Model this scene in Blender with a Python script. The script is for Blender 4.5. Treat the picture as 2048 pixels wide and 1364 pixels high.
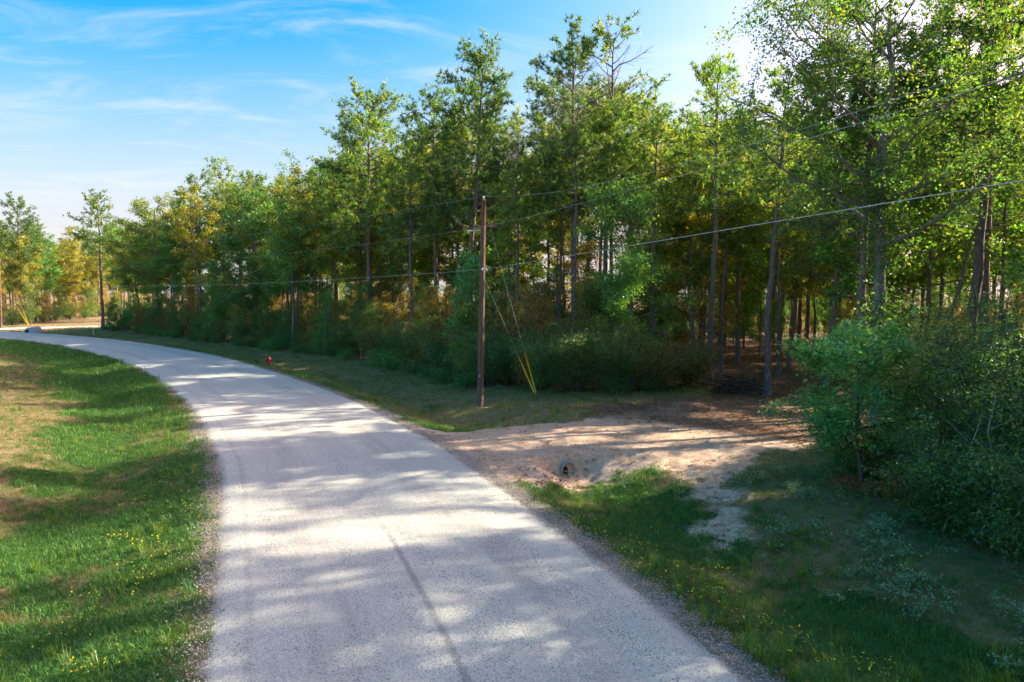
import bpy, math, random
import numpy as np
from mathutils import Vector

sc = bpy.context.scene
R = math.radians
for o in list(bpy.data.objects):
    bpy.data.objects.remove(o)

# ------------------------------------------------------------------ camera
CAM_H, PITCH, F = 5.4, math.atan(97 / 1365.0), 1365.0
cam_d = bpy.data.cameras.new("camera")
cam_d.sensor_width = 36.0
cam_d.lens = 36.0 * F / 2048.0
cam_d.clip_end = 6000
cam = bpy.data.objects.new("camera", cam_d)
sc.collection.objects.link(cam)
cam.location = (0, 0, CAM_H)
cam.rotation_euler = (math.pi / 2 - PITCH, 0, 0)
sc.camera = cam

# ------------------------------------------------------------------ sun + sky
SUN_EL = R(30)
SUN_AZ = np.array([0.95, 0.31]); SUN_AZ /= np.linalg.norm(SUN_AZ)
SUN_DIR = np.array([SUN_AZ[0] * math.cos(SUN_EL), SUN_AZ[1] * math.cos(SUN_EL), math.sin(SUN_EL)])
sl = bpy.data.lights.new("sun", 'SUN')
sl.energy = 3.6
sl.angle = R(0.65)
sl.color = (1.0, 0.87, 0.68)
so = bpy.data.objects.new("sun", sl)
sc.collection.objects.link(so)
so.rotation_euler = Vector(SUN_DIR).to_track_quat('Z', 'Y').to_euler()

w = bpy.data.worlds.new("World")
sc.world = w
w.use_nodes = True
nt = w.node_tree
nt.nodes.clear()
def wn(t, **k):
    n = nt.nodes.new(t)
    for a, b in k.items():
        setattr(n, a, b)
    return n
def wl(a, b):
    nt.links.new(a, b)
out = wn('ShaderNodeOutputWorld')
bg = wn('ShaderNodeBackground')
bg.inputs['Strength'].default_value = 0.15
sky = wn('ShaderNodeTexSky')
sky.sky_type = 'NISHITA'
sky.sun_disc = False
sky.sun_elevation = SUN_EL
sky.sun_rotation = math.atan2(SUN_AZ[0], SUN_AZ[1])
sky.altitude = 0
sky.air_density = 1.0
sky.dust_density = 3.2
sky.ozone_density = 4.0
# thin cirrus, laid on a plane high above (direction / height)
tc = wn('ShaderNodeTexCoord')
sep = wn('ShaderNodeSeparateXYZ')
wl(tc.outputs['Generated'], sep.inputs[0])
def wmath(op, a, b=None, clamp=False):
    n = wn('ShaderNodeMath', operation=op)
    n.use_clamp = clamp
    for i, v in enumerate((a, b)):
        if v is None:
            continue
        if isinstance(v, (int, float)):
            n.inputs[i].default_value = v
        else:
            wl(v, n.inputs[i])
    return n.outputs[0]
zc = wmath('MAXIMUM', sep.outputs['Z'], 0.03)
zc = wmath('ADD', zc, 0.06)
px = wmath('DIVIDE', sep.outputs['X'], zc)
py = wmath('DIVIDE', sep.outputs['Y'], zc)
comb = wn('ShaderNodeCombineXYZ')
wl(px, comb.inputs[0]); wl(py, comb.inputs[1])
mp = wn('ShaderNodeMapping')
mp.inputs['Rotation'].default_value = (0, 0, R(-24))
mp.inputs['Scale'].default_value = (0.55, 1.1, 1)
mp.inputs['Location'].default_value = (3.3, 1.7, 0)
wl(comb.outputs[0], mp.inputs[0])
cn = wn('ShaderNodeTexNoise')
cn.inputs['Scale'].default_value = 1.9
cn.inputs['Detail'].default_value = 8
cn.inputs['Roughness'].default_value = 0.63
cn.inputs['Distortion'].default_value = 0.9
wl(mp.outputs[0], cn.inputs['Vector'])
cr = wn('ShaderNodeMapRange')
cr.interpolation_type = 'SMOOTHSTEP'
cr.inputs['From Min'].default_value = 0.45
cr.inputs['From Max'].default_value = 0.80
cr.inputs['To Max'].default_value = 0.55
wl(cn.outputs['Fac'], cr.inputs['Value'])
hs = wn('ShaderNodeHueSaturation')
hs.inputs['Saturation'].default_value = 1.56
hs.inputs['Value'].default_value = 1.0
wl(sky.outputs[0], hs.inputs['Color'])
mixc = wn('ShaderNodeMixRGB')
mixc.inputs['Color2'].default_value = (1.85, 1.85, 1.9, 1)
wl(cr.outputs[0], mixc.inputs['Fac'])
hz = wn('ShaderNodeMapRange'); hz.interpolation_type = 'SMOOTHSTEP'
hz.inputs['From Min'].default_value = 0.0; hz.inputs['From Max'].default_value = 0.40
hz.inputs['To Min'].default_value = 0.75; hz.inputs['To Max'].default_value = 0.0
wl(sep.outputs['Z'], hz.inputs['Value'])
mixh = wn('ShaderNodeMixRGB'); mixh.inputs['Color2'].default_value = (1.45, 1.52, 1.7, 1)   # milky air low over the horizon, all round
tint = wn('ShaderNodeMixRGB', blend_type='MULTIPLY')
tint.inputs['Fac'].default_value = 1.0; tint.inputs['Color2'].default_value = (1.40, 0.765, 0.585, 1)   # the photograph's warm white balance
wl(hs.outputs[0], tint.inputs['Color1'])
wl(hz.outputs[0], mixh.inputs['Fac']); wl(tint.outputs[0], mixh.inputs['Color1'])
wl(mixh.outputs[0], mixc.inputs['Color1'])
wl(mixc.outputs[0], bg.inputs['Color'])
wl(bg.outputs[0], out.inputs[0])

sc.view_settings.view_transform = 'Standard'
sc.view_settings.look = 'None'
sc.view_settings.gamma = 1.0
sc.view_settings.use_curve_mapping = False
sc.view_settings.exposure = 1.92
sc.render.engine = 'CYCLES'
cy = sc.cycles
cy.max_bounces = 6
cy.diffuse_bounces = 4
cy.glossy_bounces = 2
cy.transmission_bounces = 4
cy.transparent_max_bounces = 4
cy.caustics_reflective = False
cy.caustics_refractive = False
cy.use_denoising = True
cy.use_adaptive_sampling = True
cy.adaptive_threshold = 0.03
cy.sample_clamp_indirect = 6

# ------------------------------------------------------------------ helpers
COL = sc.collection
def ray(u, v):
    dx = (u - 1024) / F
    dv = (682 - v) / F
    y = math.cos(PITCH) + dv * math.sin(PITCH)
    z = -math.sin(PITCH) + dv * math.cos(PITCH)
    return dx, y, z
def G(u, v, z=0.0):
    """ground point seen at a photograph pixel, on the level z"""
    dx, dy, dz = ray(u, v)
    t = (z - CAM_H) / dz
    return np.array([dx * t, dy * t])
def at(u, Y):
    """x at depth Y in the direction of photograph column u (near the horizon)"""
    return (u - 1024) / F * Y
def top(v, Y):
    dx, dy, dz = ray(1024, v)
    return CAM_H + dz / dy * Y

def smooth(a, b, x):
    t = np.clip((x - a) / (b - a), 0, 1)
    return t * t * (3 - 2 * t)
def _hash(ix, iy, s):
    h = (ix.astype(np.int64) * 374761393 + iy.astype(np.int64) * 668265263 + s * 1442695041) & 0xffffffff
    h = ((h ^ (h >> 13)) * 1274126177) & 0xffffffff
    h = h ^ (h >> 16)
    return (h & 0xffff) / 65535.0
def vnoise(x, y, s=0):
    ix, iy = np.floor(x), np.floor(y)
    fx, fy = x - ix, y - iy
    fx = fx * fx * (3 - 2 * fx); fy = fy * fy * (3 - 2 * fy)
    a = _hash(ix, iy, s); b = _hash(ix + 1, iy, s); c = _hash(ix, iy + 1, s); d = _hash(ix + 1, iy + 1, s)
    return (a * (1 - fx) + b * fx) * (1 - fy) + (c * (1 - fx) + d * fx) * fy
def fbm(x, y, s=0, o=4):
    r = 0; a = 0.5; t = 0
    for i in range(o):
        r = r + a * vnoise(x * 2 ** i, y * 2 ** i, s + i * 17)
        t += a; a *= 0.5
    return r / t

def mesh_from(name, verts, faces_flat, nper, mat=None, smooth_shade=False):
    """verts (N,3); faces_flat flat vertex indices with nper corners each"""
    me = bpy.data.meshes.new(name)
    verts = np.ascontiguousarray(verts, dtype=np.float32)
    ff = np.ascontiguousarray(faces_flat, dtype=np.int32).ravel()
    nf = len(ff) // nper
    me.vertices.add(len(verts)); me.vertices.foreach_set('co', verts.ravel())
    me.loops.add(len(ff)); me.loops.foreach_set('vertex_index', ff)
    me.polygons.add(nf)
    me.polygons.foreach_set('loop_start', np.arange(nf, dtype=np.int32) * nper)
    if smooth_shade:
        me.polygons.foreach_set('use_smooth', np.ones(nf, dtype=bool))
    if mat:
        me.materials.append(mat)
    me.update(calc_edges=True)
    return me
def put_attr(me, name, arr, dom='POINT', typ='FLOAT'):
    a = me.attributes.new(name, typ, dom)
    arr = np.ascontiguousarray(arr, dtype=np.float32)
    a.data.foreach_set('color' if typ == 'FLOAT_COLOR' else ('vector' if typ == 'FLOAT_VECTOR' else 'value'), arr.ravel())
def link(name, data, parent=None, loc=None, rz=0, **props):
    o = bpy.data.objects.new(name, data)
    COL.objects.link(o)
    if parent is not None:
        o.parent = parent
    if loc is not None:
        o.location = loc
    if rz:
        o.rotation_euler = (0, 0, rz)
    for k, v in props.items():
        o[k] = v
    return o
class MB:
    """collects shapes made of quads into one mesh"""
    def __init__(s):
        s.v = []; s.f = []; s.n = 0
    def tube(s, pts, rad, sides=8, cap=True):
        pts = np.asarray(pts, float); n = len(pts)
        rad = np.broadcast_to(np.asarray(rad, float), (n,))
        tan = np.gradient(pts, axis=0)
        tan /= np.linalg.norm(tan, axis=1)[:, None] + 1e-9
        ref = np.array([0, 0, 1.0]) if abs(tan[0][2]) < 0.9 else np.array([1.0, 0, 0])
        a = np.cross(tan, ref); a /= np.linalg.norm(a, axis=1)[:, None] + 1e-9
        b = np.cross(tan, a)
        th = np.arange(sides) * 2 * math.pi / sides
        ring = pts[:, None, :] + rad[:, None, None] * (np.cos(th)[None, :, None] * a[:, None, :] + np.sin(th)[None, :, None] * b[:, None, :])
        base = s.n
        s.v.append(ring.reshape(-1, 3)); s.n += n * sides
        i = np.arange(n - 1)[:, None] * sides; j = np.arange(sides)[None, :]; k = (j + 1) % sides
        q = np.stack([base + i + j, base + i + k, base + i + sides + k, base + i + sides + j], -1).reshape(-1, 4)
        s.f.append(q)
        if cap:
            for e, rev in ((0, True), (n - 1, False)):
                c = s.n; s.v.append(pts[e][None]); s.n += 1
                r0 = base + e * sides
                qs = []
                for m in range(0, sides, 2):
                    t = [c, r0 + m, r0 + (m + 1) % sides, r0 + (m + 2) % sides]
                    qs.append(t[::-1] if not rev else t)
                s.f.append(np.array(qs))
        return s
    def quads(s, verts, faces):
        s.v.append(np.asarray(verts, float)); s.f.append(np.asarray(faces, int) + s.n); s.n += len(verts)
        return s
    def box(s, c, d, rz=0):
        x, y, z = np.array(d) / 2
        v = np.array([[-x, -y, -z], [x, -y, -z], [x, y, -z], [-x, y, -z], [-x, -y, z], [x, -y, z], [x, y, z], [-x, y, z]])
        cs, sn = math.cos(rz), math.sin(rz)
        v = np.stack([v[:, 0] * cs - v[:, 1] * sn, v[:, 0] * sn + v[:, 1] * cs, v[:, 2]], 1) + np.array(c)
        return s.quads(v, [[0, 3, 2, 1], [4, 5, 6, 7], [0, 1, 5, 4], [1, 2, 6, 5], [2, 3, 7, 6], [3, 0, 4, 7]])
    def mesh(s, name, mat, sm=True):
        return mesh_from(name, np.concatenate(s.v), np.concatenate(s.f), 4, mat, sm)
    def build(s, name, mat, parent=None, sm=True, **kw):
        return link(name, s.mesh(name, mat, sm), parent, **kw)

# ------------------------------------------------------------------ materials
def new_mat(name):
    m = bpy.data.materials.new(name); m.use_nodes = True
    t = m.node_tree
    b = t.nodes['Principled BSDF']
    return m, t, b
def node(t, typ, **k):
    n = t.nodes.new(typ)
    for a, v in k.items():
        setattr(n, a, v)
    return n
def noise_node(t, vec, scale, detail=4, rough=0.6):
    n = node(t, 'ShaderNodeTexNoise')
    n.inputs['Scale'].default_value = scale; n.inputs['Detail'].default_value = detail
    n.inputs['Roughness'].default_value = rough
    if vec is not None:
        t.links.new(vec, n.inputs['Vector'])
    return n.outputs['Fac']
def mrange(t, val, a, b, c=0.0, d=1.0, sm=True):
    n = node(t, 'ShaderNodeMapRange')
    if sm:
        n.interpolation_type = 'SMOOTHSTEP'
    for i, x in zip(('From Min', 'From Max', 'To Min', 'To Max'), (a, b, c, d)):
        n.inputs[i].default_value = x
    t.links.new(val, n.inputs['Value'])
    return n.outputs[0]
def mixrgb(t, fac, c1, c2, mode='MIX'):
    n = node(t, 'ShaderNodeMixRGB', blend_type=mode)
    for i, x in (('Fac', fac), ('Color1', c1), ('Color2', c2)):
        if isinstance(x, (int, float)):
            n.inputs[i].default_value = x
        elif isinstance(x, tuple):
            n.inputs[i].default_value = (*x, 1)
        else:
            t.links.new(x, n.inputs[i])
    return n.outputs[0]
def mmath(t, op, a, b=0.0, clamp=False):
    n = node(t, 'ShaderNodeMath', operation=op); n.use_clamp = clamp
    for i, x in enumerate((a, b)):
        if isinstance(x, (int, float)):
            n.inputs[i].default_value = x
        else:
            t.links.new(x, n.inputs[i])
    return n.outputs[0]
def attr(t, name):
    n = node(t, 'ShaderNodeAttribute'); n.attribute_name = name
    return n
def bump(t, b, h, strength, dist):
    n = node(t, 'ShaderNodeBump')
    n.inputs['Strength'].default_value = strength; n.inputs['Distance'].default_value = dist
    t.links.new(h, n.inputs['Height']); t.links.new(n.outputs[0], b.inputs['Normal'])
def simple_mat(name, c1, c2, scale=6, rough=0.8, metal=0.0, stretch=(1, 1, 1), bs=0.3, bd=0.01):
    m, t, b = new_mat(name)
    tcn = node(t, 'ShaderNodeTexCoord'); mpn = node(t, 'ShaderNodeMapping')
    mpn.inputs['Scale'].default_value = stretch
    t.links.new(tcn.outputs['Object'], mpn.inputs[0])
    f = noise_node(t, mpn.outputs[0], scale, 6, 0.65)
    f2 = mrange(t, f, 0.32, 0.68)
    t.links.new(mixrgb(t, f2, c1, c2), b.inputs['Base Color'])
    b.inputs['Roughness'].default_value = rough; b.inputs['Metallic'].default_value = metal
    b.inputs['Specular IOR Level'].default_value = 0.3
    bump(t, b, f, bs, bd)
    return m

def leaf_material(name, trans=0.45, tint=(1.35, 1.25, 0.35), gloss=0.06):
    m = bpy.data.materials.new(name); m.use_nodes = True
    t = m.node_tree; t.nodes.clear()
    o = node(t, 'ShaderNodeOutputMaterial')
    a = attr(t, 'leafcol')
    oi = node(t, 'ShaderNodeObjectInfo')
    val = mrange(t, oi.outputs['Random'], 0, 1, 1.62, 2.1, False)   # half of it reflects, half passes through
    hsv = node(t, 'ShaderNodeHueSaturation')
    t.links.new(val, hsv.inputs['Value']); t.links.new(a.outputs['Color'], hsv.inputs['Color'])
    d = node(t, 'ShaderNodeBsdfDiffuse'); tr = node(t, 'ShaderNodeBsdfTranslucent')
    t.links.new(hsv.outputs[0], d.inputs['Color'])
    tcx = mixrgb(t, 1.0, hsv.outputs[0], tint, 'MULTIPLY')
    t.links.new(tcx, tr.inputs['Color'])
    mx = node(t, 'ShaderNodeMixShader'); mx.inputs[0].default_value = trans
    t.links.new(d.outputs[0], mx.inputs[1]); t.links.new(tr.outputs[0], mx.inputs[2])
    g = node(t, 'ShaderNodeBsdfGlossy'); g.inputs['Roughness'].default_value = 0.45
    g.inputs['Color'].default_value = (0.9, 0.95, 1, 1)
    mx2 = node(t, 'ShaderNodeMixShader'); mx2.inputs[0].default_value = gloss
    t.links.new(mx.outputs[0], mx2.inputs[1]); t.links.new(g.outputs[0], mx2.inputs[2])
    t.links.new(mx2.outputs[0], o.inputs[0])
    return m
M_LEAF = leaf_material("broad_leaves", 0.55, (2.7, 2.2, 0.45), 0.05)
M_NEEDLE = leaf_material("pine_needles", 0.5, (2.4, 2.05, 0.5), 0.03)
M_GRASS = leaf_material("grass_blades", 0.45, (1.5, 1.3, 0.4), 0.02)
M_PINEBARK = simple_mat("pine_bark", (0.085, 0.072, 0.068), (0.25, 0.205, 0.185), 5, 0.95, 0, (3, 3, 0.7), 0.8, 0.05)
M_BARK = simple_mat("grey_bark", (0.09, 0.083, 0.075), (0.25, 0.23, 0.205), 6, 0.95, 0, (3, 3, 0.8), 0.6, 0.03)
M_TWIG = simple_mat("pale_twig", (0.20, 0.18, 0.15), (0.36, 0.33, 0.29), 8, 0.9, 0, (2, 2, 1), 0.3, 0.01)
M_DARKTWIG = simple_mat("shrub_twig", (0.05, 0.042, 0.034), (0.12, 0.10, 0.08), 8, 0.9)
M_POLE = simple_mat("treated_pole_wood", (0.085, 0.050, 0.037), (0.19, 0.12, 0.09), 4, 0.85, 0, (14, 14, 0.5), 0.5, 0.01)
M_GALV = simple_mat("galvanised_metal", (0.34, 0.36, 0.38), (0.5, 0.52, 0.54), 14, 0.5, 0.6)
M_WIRE = simple_mat("bare_aluminium_wire", (0.45, 0.46, 0.46), (0.6, 0.61, 0.61), 3, 0.5, 0.3)
M_CABLE = simple_mat("grey_cable", (0.38, 0.39, 0.39), (0.55, 0.56, 0.55), 3, 0.6)
M_YELLOW = simple_mat("yellow_plastic_guard", (0.62, 0.40, 0.015), (0.75, 0.50, 0.03), 5, 0.5)
M_RED = simple_mat("red_hydrant_paint", (0.28, 0.008, 0.018), (0.42, 0.018, 0.032), 9, 0.5)
M_CONC = simple_mat("weathered_concrete", (0.27, 0.26, 0.245), (0.45, 0.44, 0.42), 7, 0.9)
M_PIPE = simple_mat("culvert_concrete", (0.22, 0.22, 0.205), (0.38, 0.375, 0.35), 9, 0.9)
M_PIPEIN = simple_mat("culvert_silt", (0.16, 0.13, 0.10), (0.25, 0.2, 0.16), 9, 0.9)
M_WHITEP = simple_mat("white_pvc", (0.6, 0.6, 0.58), (0.78, 0.78, 0.76), 5, 0.5)
M_SPLINT = simple_mat("fresh_split_wood", (0.36, 0.19, 0.11), (0.55, 0.33, 0.22), 6, 0.8, 0, (1, 6, 6))
M_BRUSH = simple_mat("dead_branch_bark", (0.03, 0.024, 0.02), (0.12, 0.095, 0.08), 6, 0.95)

# ------------------------------------------------------------------ road line
CP = np.array([(9.6, -28), (4.9, -8), (2.5, 0.2), (-0.93, 10.35), (-3.95, 18.0), (-7.02, 24.75), (-13.9, 36.7), (-26.0, 53.45),
               (-38.5, 67.0), (-52.0, 79.0), (-68, 89.5), (-92, 101), (-125, 112), (-180, 124)], float)
def catmull(P, n):
    P = np.vstack([2 * P[0] - P[1], P, 2 * P[-1] - P[-2]])
    outp = []
    for i in range(1, len(P) - 2):
        t = np.linspace(0, 1, n, endpoint=False)[:, None]
        a, b, c, d = P[i - 1], P[i], P[i + 1], P[i + 2]
        outp.append(0.5 * ((2 * b) + (-a + c) * t + (2 * a - 5 * b + 4 * c - d) * t ** 2 + (-a + 3 * b - 3 * c + d) * t ** 3))
    outp.append(P[-2][None])
    return np.vstack(outp)
def resample(L, step):
    seg = np.linalg.norm(np.diff(L, axis=0), axis=1)
    s = np.concatenate([[0], np.cumsum(seg)])
    q = np.arange(0, s[-1], step)
    return np.stack([np.interp(q, s, L[:, 0]), np.interp(q, s, L[:, 1])], 1), q
ROAD, ROAD_S = resample(catmull(CP, 30), 0.4)
RT = np.gradient(ROAD, axis=0); RT /= np.linalg.norm(RT, axis=1)[:, None]
RN = np.stack([RT[:, 1], -RT[:, 0]], 1)          # right-hand normal
SIDE, SIDE_S = resample(catmull(np.array([(-75, 90), (-78, 96), (-77, 101), (-70, 107), (-55, 114), (-30, 124), (0, 138)], float), 20), 0.5)
HW = 3.68
def line_dist(P, L, T=None):
    """distance, index and signed offset (right positive) of points to a polyline"""
    P = np.asarray(P, float); n = len(P)
    best = np.zeros(n); idx = np.zeros(n, int)
    for a in range(0, n, 20000):
        d = ((P[a:a + 20000, None, :] - L[None]) ** 2).sum(-1)
        idx[a:a + 20000] = d.argmin(1); best[a:a + 20000] = np.sqrt(d.min(1))
    if T is None:
        return best, idx, best
    v = P - L[idx]
    side = v[:, 0] * RN[idx, 0] + v[:, 1] * RN[idx, 1]
    return best, idx, np.where(side >= 0, best, -best)

DRIVE, _ = resample(catmull(np.array([G(840, 925), G(960, 905), G(1090, 878), G(1230, 866), G(1380, 862), G(1500, 850), G(1545, 815), G(1545, 770)]), 16), 0.3)
def in_poly(P, poly):
    x, y = P[:, 0], P[:, 1]; r = np.zeros(len(P), bool)
    n = len(poly); j = n - 1
    for i in range(n):
        xi, yi = poly[i]; xj, yj = poly[j]
        c = ((yi > y) != (yj > y)) & (x < (xj - xi) * (y - yi) / (yj - yi + 1e-12) + xi)
        r ^= c; j = i
    return r
def poly_sd(P, poly):
    """signed distance, inside positive"""
    poly = np.asarray(poly); d = np.full(len(P), 1e9)
    for i in range(len(poly)):
        a, b = poly[i - 1], poly[i]; ab = b - a
        t = np.clip(((P - a) @ ab) / (ab @ ab + 1e-12), 0, 1)
        d = np.minimum(d, np.linalg.norm(P - (a + t[:, None] * ab), axis=1))
    return np.where(in_poly(P, poly), d, -d)
SOIL_POLY = [G(*p) for p in ((770, 850), (900, 852), (1000, 848), (1100, 845), (1200, 834), (1330, 812), (1420, 800), (1500, 795), (1640, 800),
             (1660, 870), (1600, 902), (1500, 915), (1462, 960), (1478, 1058), (1405, 1052), (1425, 990), (1390, 950),
             (1330, 928), (1220, 922), (1160, 948), (1080, 966), (960, 955), (880, 940), (800, 900))]
LITTER_POLY = [G(*p) for p in ((1150, 812), (1280, 806), (1410, 795), (1430, 745), (1640, 745), (1660, 860), (1600, 885), (1500, 868), (1380, 850), (1200, 832))]
# line of the wood's edge: everything to its right is wood
EDGE = np.array([(-60, 101), (-50, 92), (-41, 84), (-27, 70.5), (-13.3, 56.5), (-6, 46), (-2.2, 39), (2, 36.6), (6, 35.8), (9.6, 36.8), (11, 40), (14.5, 41), (17, 37), (15, 30), (12.2, 26), (11, 22), (10.2, 18), (10.6, 14.5), (11.5, 11), (14, 4), (20, -6), (40, -20)], float)
WOOD_POLY = np.vstack([EDGE, [(220, -20), (220, 140), (60, 190), (-40, 130), (-57, 105)]])

MOUTH = G(1136, 938, -0.44)
_, _mi, _ = line_dist(np.array([MOUTH]), ROAD)
MDIR = RT[_mi[0]] * np.array([0.75, 1.0]); MDIR = MDIR / np.linalg.norm(MDIR)
def terrain(P):
    P = np.asarray(P, float)
    best, idx, d = line_dist(P, ROAD, RT)
    s = ROAD_S[idx]
    zr = np.interp(d, [3.68, 4.2, 5.2, 6.2, 7.1, 8.4, 10.2, 13.2, 30, 80], [-0.05, -0.08, -0.3, -0.52, -0.55, -0.33, -0.08, 0.05, 0.3, 0.7])
    zl = np.interp(-d, [3.68, 4.2, 5.2, 6.4, 7.4, 9.2, 12, 16, 60], [-0.05, -0.08, -0.24, -0.44, -0.44, -0.12, 0.2, 0.32, 0.6])
    z = np.where(d >= 0, zr, zl)
    z = np.where(np.abs(d) < 3.68, -0.06, z)
    z = np.where(z < 0, z * (1 - 0.45 * smooth(70, 130, s)), z)
    # driveway fill over the ditch
    dd, di, _ = line_dist(P, DRIVE)
    hwid = np.interp(di, [0, 10, 25, 60], [4.0, 3.0, 2.5, 2.7])
    m = smooth(hwid + 1.5, hwid - 0.3, dd)
    zd = -0.06 + 0.10 * np.exp(-((d - 7.5) / 3.0) ** 2)
    z = z * (1 - m) + zd * m * 1.0
    n = (fbm(P[:, 0] * 0.35, P[:, 1] * 0.35, 3) - 0.5) * 0.22 + (fbm(P[:, 0] * 1.7, P[:, 1] * 1.7, 5, 3) - 0.5) * 0.07
    n = n * smooth(3.68, 5.5, np.abs(d))
    z = z + n * (1 - 0.6 * m)
    # scour hollow in front of the culvert mouth
    q = P - MOUTH
    a_ = q @ MDIR; b_ = q @ np.array([-MDIR[1], MDIR[0]])
    hol = smooth(1.5, 0.35, np.abs(b_)) * smooth(0.32, -0.12, a_) * smooth(-3.5, -1.0, a_)
    z = np.where(hol > 0, np.minimum(z, z * (1 - hol) - 0.70 * hol), z)
    # side road bed
    ds, _, _ = line_dist(P, SIDE)
    ms = smooth(5.5, 2.8, ds)
    z = z * (1 - ms) - 0.05 * ms
    far = smooth(150, 400, np.hypot(P[:, 0], P[:, 1]))
    return z * (1 - far) + 0.2 * far, d, s, dd
def tz(x, y):
    return float(terrain(np.array([[x, y]]))[0][0])

# ------------------------------------------------------------------ ground, driveway, forest floor
def axis(fine0, fine1, step, lo, hi):
    a = list(np.arange(fine0, fine1, step))
    s = step; x = a[-1]
    while x < hi:
        s *= 1.09; x += s; a.append(x)
    s = step; x = a[0]; pre = []
    while x > lo:
        s *= 1.09; x -= s; pre.append(x)
    return np.array(pre[::-1] + a)
gx = axis(-16, 17, 0.15, -3000, 3000)
gy = axis(7.5, 38, 0.15, -300, 4000)
GX, GY = np.meshgrid(gx, gy)
GP = np.stack([GX.ravel(), GY.ravel()], 1)
GZ, GD, GS, GDD = terrain(GP)
soil_sd = poly_sd(GP, SOIL_POLY)
lit_sd = poly_sd(GP, LITTER_POLY)
wood_sd = poly_sd(GP, WOOD_POLY)
nA = fbm(GP[:, 0] * 0.5, GP[:, 1] * 0.5, 11); nB = fbm(GP[:, 0] * 2.3, GP[:, 1] * 2.3, 23)
def masks(P, d, soil_sd, lit_sd, wood_sd):
    nA = fbm(P[:, 0] * 0.5, P[:, 1] * 0.5, 11); nB = fbm(P[:, 0] * 2.3, P[:, 1] * 2.3, 23)
    soil = smooth(-0.6, 0.5, soil_sd + (nB - 0.5) * 1.6)
    # sandy shoulder beside the seal
    sh = smooth(np.where(d > 0, 0.95, 0.5), 0.05, np.abs(d) - HW + (nB - 0.5) * 0.9) * np.where(d > 0, 1.0, 0.7)
    litter = np.maximum(smooth(-1.0, 0.8, lit_sd + (nB - 0.5) * 1.5) * 0.9, smooth(-1.2, 0.8, wood_sd + (nB - 0.5) * 1.2), 0.62 * smooth(-4.2, -1.0, wood_sd + (nB - 0.5) * 3.0))
    # dry, worn turf: crest of the left bank, the back slope on the right
    dry = smooth(0.38, 0.66, nA * 0.55 + nB * 0.45 + 0.22 * smooth(8.0, 10.5, -d) + 0.17 * smooth(7.5, 10, d) - 0.10 * smooth(3.2, 1.0, np.abs(np.abs(d) - 5.9)) + 0.05 + 0.27 * (d > 4.6) * smooth(26, 32, P[:, 1]) - 0.05 * (d < 0))
    litter = litter * smooth(62, 46, wood_sd)
    return soil, sh, litter, dry
SOIL, SHO, LIT, DRY = masks(GP, GD, soil_sd, lit_sd, wood_sd)
# clods on the driveway and its raw bank
rough = SOIL * smooth(0.15, 1.2, GDD - 2.3) * 0.9 + SOIL * 0.12
GZ = GZ + rough * ((vnoise(GP[:, 0] * 5, GP[:, 1] * 5, 71) - 0.5) * 0.13 + (vnoise(GP[:, 0] * 2.2, GP[:, 1] * 2.2, 72) - 0.5) * 0.12)
# wheel ruts
rut = np.exp(-((np.abs(GDD) - 0.85) / 0.28) ** 2) * smooth(0, 0.5, soil_sd) * smooth(3.6, 5.0, GD)
GZ = GZ - 0.035 * rut

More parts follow.
